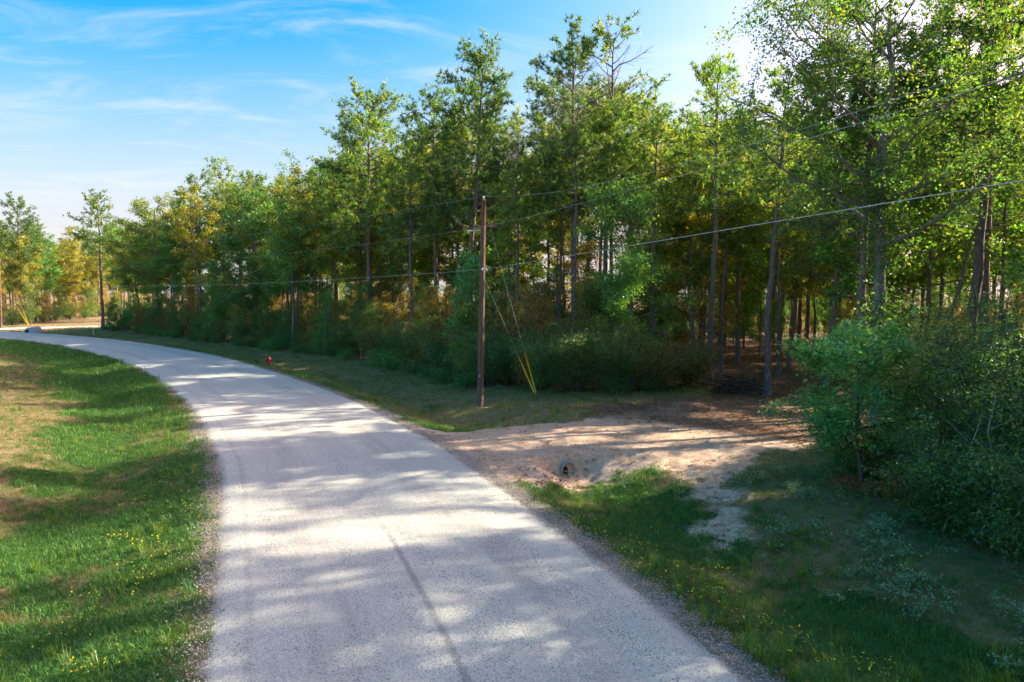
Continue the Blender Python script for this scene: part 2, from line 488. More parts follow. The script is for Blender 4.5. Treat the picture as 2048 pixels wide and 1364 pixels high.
def ground_material():
    m, t, b = new_mat("verge_soil_and_turf")
    geo = node(t, 'ShaderNodeNewGeometry'); pos = geo.outputs['Position']
    n1 = noise_node(t, pos, 1.4, 5); n2 = noise_node(t, pos, 8, 5, 0.65); n3 = noise_node(t, pos, 45, 4, 0.7)
    soil, sho, lit, dry = (attr(t, x).outputs['Fac'] for x in ('soil', 'shoulder', 'litter', 'dry'))
    green = mixrgb(t, mrange(t, n2, 0.3, 0.7), (0.035, 0.065, 0.018), (0.07, 0.115, 0.032))
    thatch = mixrgb(t, mrange(t, n3, 0.3, 0.7), (0.15, 0.118, 0.055), (0.32, 0.245, 0.13))
    dm = mrange(t, mmath(t, 'ADD', dry, mmath(t, 'MULTIPLY', mmath(t, 'SUBTRACT', n2, 0.5), 1.2)), 0.25, 0.75)
    c = mixrgb(t, dm, green, thatch)
    lc = mixrgb(t, mrange(t, n3, 0.3, 0.7), (0.07, 0.042, 0.028), (0.25, 0.155, 0.105))
    lc = mixrgb(t, mrange(t, n1, 0.35, 0.7), lc, (0.19, 0.125, 0.09))
    lm = mrange(t, mmath(t, 'ADD', lit, mmath(t, 'MULTIPLY', mmath(t, 'SUBTRACT', n2, 0.5), 1.0)), 0.3, 0.7)
    s1 = mixrgb(t, mrange(t, n2, 0.3, 0.72), (0.48, 0.33, 0.215), (0.72, 0.55, 0.39))
    s1 = mixrgb(t, mrange(t, n1, 0.35, 0.75, 0, 0.6), s1, (0.46, 0.285, 0.20))
    s1 = mixrgb(t, mrange(t, n3, 0.55, 0.8, 0, 0.5), s1, (0.17, 0.11, 0.08))
    sm_ = mrange(t, mmath(t, 'ADD', soil, mmath(t, 'MULTIPLY', mmath(t, 'SUBTRACT', n2, 0.5), 1.1)), 0.18, 0.82)
    sh1 = mixrgb(t, mrange(t, n3, 0.35, 0.65), (0.17, 0.13, 0.105), (0.44, 0.38, 0.32))
    shm = mrange(t, mmath(t, 'ADD', sho, mmath(t, 'MULTIPLY', mmath(t, 'SUBTRACT', n2, 0.5), 1.0)), 0.35, 0.75)
    c = mixrgb(t, shm, c, sh1)
    c = mixrgb(t, sm_, c, s1)
    lm2 = mmath(t, 'MULTIPLY', lm, mmath(t, 'SUBTRACT', 1.0, mmath(t, 'MULTIPLY', sm_, mrange(t, lit, 0.2, 0.95, 1.0, 0.25))))
    c = mixrgb(t, lm2, c, lc)
    t.links.new(c, b.inputs['Base Color'])
    b.inputs['Roughness'].default_value = 0.95; b.inputs['Specular IOR Level'].default_value = 0.15
    h = mmath(t, 'ADD', mmath(t, 'MULTIPLY', n2, 0.7), mmath(t, 'MULTIPLY', n3, 0.5))
    bump(t, b, h, 0.7, 0.05)
    return m
M_GROUND = ground_material()
ny, nx = GX.shape
ii = (np.arange(ny - 1)[:, None] * nx + np.arange(nx - 1)[None]).ravel()
Q = np.stack([ii, ii + 1, ii + nx + 1, ii + nx], 1)
fs = SOIL[Q].mean(1); fl = wood_sd[Q].mean(1)
pc = np.column_stack([GP, GZ])[Q].mean(1)          # the sheet stays open inside the culvert
pa = (pc[:, :2] - MOUTH) @ MDIR; pb = (pc[:, :2] - MOUTH) @ np.array([-MDIR[1], MDIR[0]])
bore = (pa > -0.45) & (pa < 2.5) & (np.hypot(pb, pc[:, 2] + 0.44) < 0.115)
cls = np.where(fs > 0.5, 1, np.where(fl > 0, 2, 0))
for k, nm in ((0, "grass_verge"), (1, "dirt_driveway"), (2, "forest_floor")):
    q = Q[(cls == k) & ~bore]
    us, inv = np.unique(q, return_inverse=True)
    me = mesh_from(nm, np.column_stack([GP[us], GZ[us]]), inv.reshape(-1, 4), 4, M_GROUND, True)
    for an, ar in (('soil', SOIL), ('shoulder', SHO), ('litter', LIT), ('dry', DRY)):
        put_attr(me, an, ar[us])
    link(nm, me, kind='structure')

# ------------------------------------------------------------------ road
def road_material():
    m, t, b = new_mat("pale_chip_seal")
    geo = node(t, 'ShaderNodeNewGeometry'); pos = geo.outputs['Position']
    off = attr(t, 'off').outputs['Fac']; along = attr(t, 'along').outputs['Fac']
    vor = node(t, 'ShaderNodeTexVoronoi'); vor.inputs['Scale'].default_value = 48
    t.links.new(pos, vor.inputs['Vector'])
    n1 = noise_node(t, pos, 0.8, 4); n2 = noise_node(t, pos, 26, 3, 0.7); n3 = noise_node(t, pos, 70, 2, 0.7)
    vs = node(t, 'ShaderNodeSeparateXYZ'); t.links.new(vor.outputs['Color'], vs.inputs[0])
    c = mixrgb(t, mrange(t, vs.outputs[0], 0.0, 1.0, sm=False), (0.45, 0.46, 0.385), (0.635, 0.645, 0.545))
    dark = mmath(t, 'MAXIMUM', mrange(t, vs.outputs[1], 0.80, 0.86), mrange(t, n3, 0.60, 0.68))
    cv = node(t, 'ShaderNodeCombineXYZ'); t.links.new(off, cv.inputs[0])
    t.links.new(mmath(t, 'MULTIPLY', along, 0.06), cv.inputs[1])
    streak = noise_node(t, cv.outputs[0], 2.2, 4)
    amt = mmath(t, 'MULTIPLY', dark, mrange(t, streak, 0.3, 0.7, 0.35, 0.95))
    c = mixrgb(t, amt, c, (0.15, 0.145, 0.14))
    wheel = mrange(t, mmath(t, 'ABSOLUTE', mmath(t, 'SUBTRACT', mmath(t, 'ABSOLUTE', mmath(t, 'ADD', off, mmath(t, 'MULTIPLY', mmath(t, 'SUBTRACT', n1, 0.5), 0.5))), 1.75)), 0.15, 0.8, 1.0, 0.0)
    c = mixrgb(t, mmath(t, 'MULTIPLY', wheel, mrange(t, streak, 0.35, 0.65, 0.08, 0.42)), c, (0.30, 0.285, 0.27))
    c = mixrgb(t, mrange(t, n1, 0.35, 0.7, 0, 0.22), c, (0.44, 0.40, 0.36))
    # worn joint down the middle of the near stretch and bled edges
    wob = mmath(t, 'MULTIPLY', mmath(t, 'SUBTRACT', noise_node(t, pos, 0.5, 2), 0.5), 0.16)
    wob2 = mmath(t, 'MULTIPLY', mmath(t, 'SUBTRACT', n2, 0.5), 0.16)
    o2 = mmath(t, 'ADD', mmath(t, 'ADD', off, wob), wob2)
    j = mmath(t, 'MULTIPLY', mrange(t, mmath(t, 'ABSOLUTE', mmath(t, 'ADD', o2, 0.12)), 0.02, 0.10, 1, 0), mrange(t, along, 43.5, 46.5, 0.62, 0.05))
    j = mmath(t, 'MULTIPLY', j, mrange(t, n3, 0.35, 0.55, 0.35, 1.0))
    c = mixrgb(t, j, c, (0.14, 0.14, 0.145))
    aoff = mmath(t, 'ABSOLUTE', o2)
    e1 = mmath(t, 'MULTIPLY', mrange(t, aoff, 3.36, 3.6, 0, 0.6), mrange(t, n2, 0.36, 0.58))
    c = mixrgb(t, e1, c, (0.16, 0.15, 0.14))
    e3 = mrange(t, mmath(t, 'ADD', aoff, mmath(t, 'MULTIPLY', mmath(t, 'SUBTRACT', n1, 0.5), 0.3)), 3.56, 3.68)
    c = mixrgb(t, e3, c, mixrgb(t, mrange(t, n3, 0.38, 0.62), (0.19, 0.15, 0.12), (0.46, 0.40, 0.34)))
    e2 = mmath(t, 'MULTIPLY', mrange(t, mmath(t, 'ABSOLUTE', mmath(t, 'ADD', o2, 3.0)), 0.02, 0.12, 0.4, 0), mrange(t, n2, 0.42, 0.6))
    c = mixrgb(t, e2, c, (0.15, 0.15, 0.155))
    t.links.new(c, b.inputs['Base Color'])
    b.inputs['Roughness'].default_value = 0.9; b.inputs['Specular IOR Level'].default_value = 0.25
    bump(t, b, vor.outputs['Distance'], 0.5, 0.012)
    return m
M_ROAD = road_material()
def ribbon(name, L, S, hw, mat, z0, cols, seed, smin=-1e9, smax=1e9):
    P2, s2 = resample(L, 0.12)
    k = (s2 > smin) & (s2 < smax); P2, s2 = P2[k], s2[k]
    T = np.gradient(P2, axis=0); T /= np.linalg.norm(T, axis=1)[:, None]
    for _ in range(40):
        T[1:-1] = (T[:-2] + T[1:-1] * 2 + T[2:]) / 4
    T /= np.linalg.norm(T, axis=1)[:, None]
    N = np.stack([T[:, 1], -T[:, 0]], 1)
    o = np.linspace(-1, 1, cols)
    jl = (fbm(s2 * 0.9, s2 * 0 + 2, seed) - 0.5) * 0.22 + (vnoise(s2 * 5, s2 * 0, seed + 3) - 0.5) * 0.16
    jr = (fbm(s2 * 0.9, s2 * 0 + 9, seed + 1) - 0.5) * 0.22 + (vnoise(s2 * 5, s2 * 0, seed + 4) - 0.5) * 0.16
    OFF = hw * o[None, :] + np.where(o < -0.99, 1, 0)[None] * jl[:, None] + np.where(o > 0.99, 1, 0)[None] * jr[:, None]
    XY = P2[:, None] + OFF[..., None] * N[:, None]
    Z = z0 + 0.05 * (1 - o ** 2)[None] + 0 * OFF
    Z[:, 0] -= 0.052; Z[:, -1] -= 0.052
    v = np.concatenate([XY, Z[..., None]], -1).reshape(-1, 3)
    n = len(P2)
    i2 = (np.arange(n - 1)[:, None] * cols + np.arange(cols - 1)[None]).ravel()
    me = mesh_from(name, v, np.stack([i2, i2 + 1, i2 + cols + 1, i2 + cols], 1), 4, mat, True)
    put_attr(me, 'off', OFF.ravel()); put_attr(me, 'along', np.repeat(s2, cols))
    return link(name, me, kind='structure')
ribbon("road", ROAD, ROAD_S, HW, M_ROAD, 0.0, 25, 101, 10, 200)
ribbon("side_road", SIDE, SIDE_S, 2.9, M_ROAD, 0.004, 7, 131)

# ------------------------------------------------------------------ sun flecks: gaps cut in the crowns so sun lands on chosen ground
AZ_P = np.array([-SUN_AZ[1], SUN_AZ[0]])
FL = []
def fleck(u, v, hl, hw, z=0.0, p=0.96):
    c = G(u, v, z); k = G(u + hl, v, z); w2 = G(u, v + hw, z)
    FL.append((c[0], c[1], z, max(0.3, np.linalg.norm(k - c) * 1.0), max(0.34, 1.1 * np.linalg.norm(w2 - c)), p))
for f in ((760, 1068, 235, 36), (960, 1048, 120, 24), (520, 1085, 90, 14), (800, 914, 75, 9), (600, 943, 45, 7), (690, 968, 55, 7), (840, 950, 55, 8),
          (480, 1010, 80, 8), (560, 836, 60, 5), (430, 752, 80, 4), (330, 705, 70, 2.5),
          (930, 888, 80, 9), (1090, 881, 160, 15), (1190, 860, 95, 9), (1400, 910, 90, 13), (1290, 893, 60, 8), (1440, 828, 70, 8), (1560, 842, 75, 10),
          (1600, 815, 55, 7), (1550, 886, 70, 17), (1590, 862, 70, 10), (1340, 870, 60, 7), (1055, 992, 34, 16), (1190, 985, 50, 9), (1545, 985, 60, 11),
          (60, 792, 150, 13), (250, 865, 110, 7), (340, 830, 70, 6), (110, 965, 150, 14), (20, 1022, 40, 10), (220, 735, 100, 5), (330, 770, 60, 4),
          (260, 1270, 190, 34), (360, 1195, 80, 22), (120, 1330, 130, 26), (420, 1330, 40, 14), (160, 1180, 90, 12)):
    fleck(*f)
FL = np.array(FL)
_prng = np.random.default_rng(5)
def sun_cull(C):
    """True where a clump of leaves is cut away to let a fleck of sun reach the ground"""
    kill = np.zeros(len(C), bool)
    tn = 1.0 / math.tan(SUN_EL)
    for cx, cyy, z, hl, hw_, p in FL:
        h = C - np.array([cx, cyy, z])
        g = h[:, :2] - h[:, 2:3] * tn * SUN_AZ
        a = g @ SUN_AZ / hl; b = g @ AZ_P / hw_
        q = a * a + b * b
        kill |= (q < 1.0 + 0.5 * (_prng.random(len(C)) - 0.5)) & (C[:, 2] > z + 0.5)
    return kill

# ------------------------------------------------------------------ trees
def unit(v):
    return v / (np.linalg.norm(v, axis=-1, keepdims=True) + 1e-9)
def shade_cols(rng, n, pal, var=0.22):
    pal = np.asarray(pal, float)
    k = rng.integers(0, len(pal), n)
    c = pal[k] * (1 + var * rng.standard_normal((n, 1))) * (1 + 0.08 * rng.standard_normal((n, 3)))
    return np.clip(c, 0.004, 0.6)
def needles(rng, C, D, cols, ln=(0.22, 0.42), wd=0.034, k=11, spread=1.0):
    n = len(C)
    d = unit(D[:, None, :] + spread * rng.standard_normal((n, k, 3)))
    L = rng.uniform(*ln, (n, k, 1))
    s = unit(np.cross(d, rng.standard_normal((n, k, 3)))) * wd
    b = C[:, None, :] + rng.standard_normal((n, k, 3)) * 0.04
    V = np.stack([b - s, b + s, b + d * L], 2)            # n,k,3,3
    fc = np.repeat(cols[:, None, :], k, 1) * rng.uniform(0.8, 1.2, (n, k, 1))
    return V, fc
def leaves(rng, C, cols, size=0.15, k=6, rad=0.22, flat=0.5, asp=0.62):
    """each clump carries k kite-shaped leaves"""
    n = len(C)
    c = C[:, None, :] + rng.standard_normal((n, k, 3)) * rad * np.array([1, 1, 0.7])
    nrm = unit(rng.standard_normal((n, k, 3)) + np.array([0, 0, flat * 2]))
    a = unit(np.cross(nrm, rng.standard_normal((n, k, 3))))
    b = np.cross(nrm, a)
    s = size * rng.uniform(0.65, 1.3, (n, k, 1))
    V = np.stack([c - a * s * 0.5, c + b * s * asp * 0.5 + a * s * 0.05, c + a * s * 0.5 - nrm * s * 0.12, c - b * s * asp * 0.5 + a * s * 0.05], 2)
    fc = np.repeat(cols[:, None, :], k, 1) * rng.uniform(0.75, 1.25, (n, k, 1))
    return V, fc
class Proto:
    """a grown plant: wood as one mesh, foliage as clumps that can be thinned"""
    def __init__(s, wood, C, V, FC, mat):
        s.wood, s.C, s.V, s.FC, s.mat = wood, C, V, FC, mat
        s.me = None
    def crown(s, keep=None):
        if keep is None and s.me is not None:
            return s.me
        V = s.V if keep is None else s.V[keep]; FC = s.FC if keep is None else s.FC[keep]
        np_ = V.shape[2]
        v = V.reshape(-1, 3)
        me = mesh_from("crown", v, np.arange(len(v)), np_, s.mat)
        fc = np.concatenate([FC.reshape(-1, 3), np.ones((FC.shape[0] * FC.shape[1], 1))], 1)
        put_attr(me, 'leafcol', fc, 'FACE', 'FLOAT_COLOR')
        if keep is None:
            s.me = me
        return me

PAL_PINE = [(0.040, 0.092, 0.034), (0.048, 0.105, 0.034), (0.032, 0.080, 0.038), (0.065, 0.115, 0.032)]
PAL_PINEY = [(0.085, 0.145, 0.028), (0.115, 0.165, 0.03), (0.06, 0.125, 0.03)]
PAL_GREEN = [(0.030, 0.092, 0.028), (0.040, 0.105, 0.028), (0.024, 0.078, 0.030), (0.055, 0.115, 0.026)]
PAL_LIME = [(0.042, 0.128, 0.030), (0.055, 0.142, 0.030), (0.034, 0.11, 0.030)]
PAL_OLIVE = [(0.065, 0.110, 0.025), (0.085, 0.115, 0.025), (0.045, 0.095, 0.026)]
PAL_YELL = [(0.17, 0.165, 0.020), (0.13, 0.155, 0.022), (0.19, 0.15, 0.022), (0.09, 0.13, 0.022)]
PAL_RUST = [(0.10, 0.062, 0.025), (0.12, 0.076, 0.025), (0.075, 0.065, 0.025), (0.06, 0.075, 0.025)]
PAL_DARK = [(0.040, 0.108, 0.042), (0.052, 0.122, 0.040), (0.034, 0.092, 0.040)]
PAL_TEAL = [(0.050, 0.175, 0.082), (0.062, 0.195, 0.088), (0.042, 0.145, 0.066)]
PAL_WEED = [(0.13, 0.21, 0.13), (0.10, 0.18, 0.10)]

def grow_pine(seed, H, cb=0.5, spread=3.6, r0=0.22, dens=1.0, pal=PAL_PINE, lean=(0, 0), nl=34, mat=None):
    rng = np.random.default_rng(seed)
    w_ = MB()
    tt = np.linspace(0, 1, 14)
    bx = np.cumsum(rng.standard_normal(14)) * 0.05; by = np.cumsum(rng.standard_normal(14)) * 0.05
    bx -= bx[0]; by -= by[0]
    tr = np.stack([bx + lean[0] * tt ** 1.1, by + lean[1] * tt ** 1.1, tt * H], 1)
    rad = r0 * (1 - tt * 0.72) * np.where(tt > 0.85, 1 - (tt - 0.85) * 4.5, 1)
    rad[0] *= 1.3
    tr[0, 2] = -0.25
    w_.tube(tr, np.maximum(rad, 0.025), 9)
    TC, TD = [], []
    azp = rng.uniform(0, 6.28)
    for i in range(nl):
        t = cb + (1 - cb) * (i + rng.uniform(0, 0.9)) / nl
        q = (t - cb) / (1 - cb)
        azp += 2.4 + rng.uniform(-0.6, 0.6)
        prof = np.interp(q, [0, 0.12, 0.35, 0.7, 1.0], [0.75, 0.95, 1.0, 0.74, 0.36])
        L = spread * prof * rng.uniform(0.55, 1.15)
        el = np.interp(q, [0, 0.5, 1], [-0.08, 0.2, 0.72]) + rng.uniform(-0.15, 0.2)
        b0 = np.array([np.interp(t, tt, tr[:, k]) for k in range(3)])
        d = np.array([math.cos(azp) * math.cos(el), math.sin(azp) * math.cos(el), math.sin(el)])
        u_ = np.linspace(0, 1, 5)[:, None]
        pts = b0 + d * L * u_ + np.array([0, 0, 1]) * L * 0.12 * u_ ** 2 + np.cumsum(rng.standard_normal((5, 3)), 0) * 0.05 * L / 2 * (u_ > 0)
        w_.tube(pts, np.linspace(0.052, 0.014, 5) * (0.5 + L / 5), 4, False)
        ns = max(4, int(4.0 * L * dens))
        for j in range(ns):
            f = 0.28 + 0.72 * (j + rng.random()) / ns
            p = np.array([np.interp(f, u_[:, 0], pts[:, k]) for k in range(3)])
            sd = unit(d + rng.standard_normal(3) * 0.85 + np.array([0, 0, 0.35]))
            sl_ = rng.uniform(0.35, 1.35) * (0.6 + L / 6)
            e = p + sd * sl_
            w_.tube([p, (p + e) / 2 + rng.standard_normal(3) * 0.04, e], [0.013, 0.01, 0.008], 3, False)
            m_ = 2 + int(sl_ * 3.4)
            ff = np.linspace(0.35, 1.03, m_)[:, None]
            TC.append(p + (e - p) * ff + rng.standard_normal((m_, 3)) * 0.13); TD.append(np.repeat(sd[None] + np.array([[0, 0, 0.25]]), m_, 0))
        TC.append(pts[-1][None]); TD.append((d + np.array([0, 0, 0.4]))[None])
    for i in range(7):   # dead stubs below the crown
        t = rng.uniform(0.25, cb); a = rng.uniform(0, 6.28); L = rng.uniform(0.3, 1.1)
        b0 = np.array([np.interp(t, tt, tr[:, k]) for k in range(3)])
        e = b0 + np.array([math.cos(a), math.sin(a), rng.uniform(-0.1, 0.3)]) * L
        w_.tube([b0, (b0 + e) / 2 + rng.standard_normal(3) * 0.06, e], [0.026, 0.016, 0.006], 4, False)
    C = np.concatenate(TC); D = unit(np.concatenate(TD))
    cols = shade_cols(rng, len(C), pal, 0.18)
    V, FC = needles(rng, C, D, cols)
    return Proto(w_.mesh("trunk", mat or M_PINEBARK), C, V, FC, M_NEEDLE)

def grow_broad(seed, H, spread=4.0, fork=0.35, r0=0.17, pal=PAL_GREEN, k=7, size=0.16, n1=11, dens=1.0, open_=0.0, lean=(0, 0), mat=None, up=0.55, ivy=None, crown_w=None, flat=0.5, rad=0.26):
    rng = np.random.default_rng(seed)
    w_ = MB()
    tt = np.linspace(0, 1, 11)
    wob = np.cumsum(rng.standard_normal((11, 2)), 0) * 0.016 * H / 2.2; wob -= wob[0]
    tr = np.column_stack([wob[:, 0] + lean[0] * tt, wob[:, 1] + lean[1] * tt, tt * H * 0.93]); tr[0, 2] = -0.25
    rad_ = r0 * (1 - tt * 0.9) + 0.012; rad_[0] *= 1.35
    w_.tube(tr, rad_, 8)
    TC = []; PX = []
    az = rng.uniform(0, 6.28)
    for i in range(n1):
        t = fork + (0.98 - fork) * (i + rng.random() * 0.9) / n1
        q = (t - fork) / (1 - fork)
        az += 2.4 + rng.uniform(-0.7, 0.7)
        L = spread * np.interp(q, [0, 0.3, 0.7, 1], [0.8, 1, 0.75, 0.35]) * rng.uniform(0.65, 1.15)
        el = up * (0.4 + 0.9 * q) + rng.uniform(-0.2, 0.25)
        b0 = np.array([np.interp(t, tt, tr[:, k_]) for k_ in range(3)])
        d = np.array([math.cos(az) * math.cos(el), math.sin(az) * math.cos(el), math.sin(el)])
        u_ = np.linspace(0, 1, 6)[:, None]
        pts = b0 + d * L * u_ + np.cumsum(rng.standard_normal((6, 3)), 0) * 0.055 * L / 2 * (u_ > 0)
        rb = np.interp(t, tt, rad_) * 0.55
        w_.tube(pts, np.linspace(rb, 0.012, 6), 5, False)
        n2 = max(3, int(2.2 * L))
        for j in range(n2):
            f = 0.22 + 0.78 * (j + rng.random()) / n2
            p = np.array([np.interp(f, u_[:, 0], pts[:, k_]) for k_ in range(3)])
            d2 = unit(d * 0.6 + rng.standard_normal(3) * 0.75 + np.array([0, 0, 0.2]))
            L2 = L * rng.uniform(0.22, 0.42) * (1.15 - 0.4 * f) + 0.25
            e = p + d2 * L2
            mid = (p + e) / 2 + rng.standard_normal(3) * 0.06
            w_.tube([p, mid, e], [0.016 + rb * 0.15, 0.012, 0.006], 4, False)
            n3 = max(3, int((4.2 * L2 + 2) * dens))
            for _ in range(n3):
                g = rng.uniform(0.2, 1.0)
                p3 = p + (e - p) * g
                d3 = unit(d2 * 0.5 + rng.standard_normal(3))
                L3 = rng.uniform(0.15, 0.55)
                if rng.random() < open_:
                    continue
                m_ = 3
                TC.append(p3 + d3[None] * L3 * np.linspace(0.3, 1.0, m_)[:, None])
            PX.append((p, e))
    C = np.concatenate(TC)
    cols = shade_cols(rng, len(C), pal, 0.22)
    if ivy:
        n = ivy[2]; t = rng.uniform(ivy[0], ivy[1], n); a = rng.uniform(0, 6.28, n)
        rr = np.interp(t, tt, rad_) + np.abs(rng.standard_normal(n)) * ivy[3]
        ci = np.stack([np.interp(t, tt, tr[:, 0]) + rr * np.cos(a), np.interp(t, tt, tr[:, 1]) + rr * np.sin(a), np.interp(t, tt, tr[:, 2])], 1)
        C = np.concatenate([C, ci]); cols = np.concatenate([cols, shade_cols(rng, n, PAL_GREEN, 0.2)])
    V, FC = leaves(rng, C, cols, size, k, rad, flat)
    return Proto(w_.mesh("trunk", mat or M_BARK), C, V, FC, M_LEAF)

def grow_shrub(seed, H, W, pal=PAL_DARK, stems=11, k=7, size=0.10, n2=15, mat=None, layer=True, lowest=0.12, rad=0.17):
    rng = np.random.default_rng(seed)
    w_ = MB(); TC = []
    for i in range(stems):
        a = i * 2.4 + rng.uniform(-0.4, 0.4)
        out_ = W * 0.5 * math.sqrt((i + 0.5) / stems) * rng.uniform(0.8, 1.15)
        h = H * rng.uniform(0.62, 1.05) * (1 - 0.28 * (out_ / (W * 0.5)) ** 2)
        u_ = np.linspace(0, 1, 6)
        pts = np.stack([math.cos(a) * (0.12 + out_ * u_ ** 1.4), math.sin(a) * (0.12 + out_ * u_ ** 1.4), -0.1 + h * u_ ** 0.8], 1)
        pts[1:] += np.cumsum(rng.standard_normal((5, 3)), 0) * 0.035
        w_.tube(pts, np.linspace(0.03, 0.008, 6), 5, False)
        for j in range(n2):
            f = lowest + (1 - lowest) * (j + rng.random()) / n2
            p = np.array([np.interp(f, u_, pts[:, q]) for q in range(3)])
            a2 = a + rng.uniform(-1.9, 1.9)
            L = rng.uniform(0.35, 0.95) * (0.5 + H / 6) * (1.15 - 0.5 * f)
            e = p + np.array([math.cos(a2), math.sin(a2), rng.uniform(-0.12, 0.42)]) * L
            w_.tube([p, (p + e) / 2 + np.array([0, 0, 0.04]), e], [0.011, 0.008, 0.004], 3, False)
            m_ = 4 + int(L * 5)
            ff = np.linspace(0.2, 1.05, m_)[:, None]
            TC.append(p + (e - p) * ff + rng.standard_normal((m_, 3)) * np.array([0.12, 0.12, 0.06]))
    C = np.concatenate(TC)
    cols = shade_cols(rng, len(C), pal, 0.25)
    V, FC = leaves(rng, C, cols, size, k, rad, 0.75 if layer else 0.3, 0.45)
    return Proto(w_.mesh("stems", mat or M_DARKTWIG), C, V, FC, M_LEAF)

N_CULL = [0, 0]
def plant(pr, name, label, cat, x, y, s=1.0, rz=0.0, group=None, wood="trunk", leaf="crown", sz=None, sink=0.0, cull=True):
    z = tz(x, y) - sink
    e = bpy.data.objects.new(name, None); COL.objects.link(e)
    e.empty_display_size = 0.3
    e.location = (x, y, z); e.rotation_euler = (0, 0, rz); e.scale = (s, s, sz or s)
    e['label'] = label; e['category'] = cat
    if group:
        e['group'] = group
    link(wood, pr.wood, e)
    me = None
    if cull and y < 62:
        c, sn = math.cos(rz), math.sin(rz)
        C = np.stack([(pr.C[:, 0] * c - pr.C[:, 1] * sn) * s + x, (pr.C[:, 0] * sn + pr.C[:, 1] * c) * s + y, pr.C[:, 2] * (sz or s) + z], 1)
        kill = sun_cull(C)
        if kill.mean() > 0.004 and kill.sum() > 4:
            me = pr.crown(~kill); N_CULL[0] += 1
    link(leaf, me or pr.crown(), e)
    return e
SKY_U = [-200, 0, 60, 130, 205, 260, 300, 340, 400, 450, 520, 560, 605, 640, 690, 745, 790, 870, 900, 960, 1020, 1060, 1140, 1215, 1300, 1340, 1390, 1425, 1480, 1565, 1620, 1700, 1800, 2048, 4000]
SKY_V = [400, 410, 420, 450, 430, 410, 400, 395, 335, 315, 325, 355, 305, 305, 245, 205, 255, 205, 215, 155, 215, 155, 115, 115, 165, 205, 205, 175, 195, 175, 195, 190, 170, 140, -400]
def fit(pr, u, y, s):
    '''no taller than the photograph's tree line in that direction'''
    hz = pr.C[:, 2].max() + 0.4
    return min(s, max(0.35, (top(np.interp(u, SKY_U, SKY_V) + RNG.uniform(5, 60), y) - 0.2) / hz))
RNG = np.random.default_rng(77)
# ---- hero trees of the wood's edge (column u and top row v of the photograph, depth Y)
def hero_pine(seed, u, vt, Y, label, cb=0.5, spread=3.6, r0=0.22, lean=(0, 0), pal=PAL_PINE, nl=36, dens=1.0, group="tall pines of the wood's edge"):
    x = at(u, Y); H = top(vt, Y) - 1.3
    pr = grow_pine(seed, H, cb, spread, r0, dens, pal, lean, nl)
    return plant(pr, "pine_tree", label, "tree", x, Y, 1.0, 0, group)
def hero_broad(seed, u, vt, Y, label, name="broadleaf_tree", group=None, **kw):
    x = at(u, Y); H = top(vt, Y) - 0.8
    pr = grow_broad(seed, H, **kw)
    return plant(pr, name, label, "tree", x, Y, 1.0, 0, group)

hero_pine(1, 205, 378, 101, "lone tall pine with thin round crown standing above the sunlit far trees", 0.55, 3.2, 0.24, pal=PAL_OLIVE + PAL_PINE, nl=30)
hero_pine(2, 45, 388, 118, "ragged pine topping the sunlit trees behind the far utility pole", 0.42, 4.6, 0.26, nl=34)
hero_broad(3, 320, 388, 92, "open crowned dark oak with forked trunk at the far end of the wood's edge", "oak_tree", spread=6.5, fork=0.38, r0=0.36, n1=15, pal=PAL_OLIVE, open_=0.25, k=8, size=0.2)
hero_pine(4, 402, 342, 88, "slim dark pine between the open oak and the yellow-lit pine", 0.42, 3.4, 0.2)
hero_pine(5, 452, 316, 98, "yellow-lit pine crown rising behind the dense dark tree", 0.4, 3.8, 0.2, pal=PAL_PINEY)  # the yellow light on this crown is put into its needle colour
hero_broad(6, 515, 345, 74, "dense dark green broadleaf tree left of the sparse-topped snag tree", spread=4.6, fork=0.12, r0=0.22, n1=24, pal=PAL_DARK + PAL_GREEN, k=8, size=0.18, dens=1.25)
hero_broad(7, 606, 268, 76, "sparse tree whose few dark leaves poke above the neighbours against the sky", spread=1.7, fork=0.62, r0=0.13, n1=11, pal=PAL_DARK, open_=0.4)
hero_pine(8, 745, 178, 62, "broad pale green pine standing alone left of the closely grouped pines", 0.42, 4.8, 0.25, pal=PAL_PINE + PAL_PINEY, nl=44, dens=1.15)
hero_pine(9, 872, 168, 56, "grey-trunked pine just left of the leaning pine behind the utility pole", 0.48, 4.0, 0.22, nl=42, dens=1.1)
hero_pine(10, 930, 84, 50, "dense dark pine with leaning trunk directly behind the utility pole", 0.45, 4.0, 0.24, lean=(1.5, 0.4), nl=46, dens=1.2)
hero_pine(11, 1147, 74, 47, "tall straight pine, left one of the two tallest right of the pole", 0.52, 4.3, 0.24, lean=(-0.3, 0), nl=44, dens=1.1)
hero_pine(12, 1198, 42, 46, "tallest pine with open top and long bare limbs, right of the pole", 0.5, 4.2, 0.2, lean=(0.8, 0), nl=38, dens=0.85, pal=PAL_PINE + PAL_OLIVE)
hero_pine(13, 1425, 88, 40, "thin-crowned pine standing at the left side of the driveway opening", 0.55, 2.7, 0.19, nl=34, dens=0.75, pal=PAL_PINE + PAL_PINEY)
hero_pine(14, 1540, 92, 36.2, "slender leaning pine with a thin crown in the driveway opening", 0.6, 2.4, 0.2, lean=(0.75, 0.2), nl=30, dens=0.7, pal=PAL_PINE + PAL_OLIVE)
hero_pine(15, 1728, -60, 30.0, "tall pine beside the forked sweetgum, its trunk half hidden by vines", 0.45, 3.4, 0.21, nl=40)
hero_pine(16, 1935, -150, 29.5, "thick straight pine trunk near the right edge of the view, left of a pair", 0.55, 3.6, 0.25, lean=(0.4, 0), nl=40)
hero_pine(17, 1968, -120, 31.5, "thick straight pine trunk near the right edge of the view, right of a pair", 0.55, 3.4, 0.25, lean=(0.5, 0), nl=40)
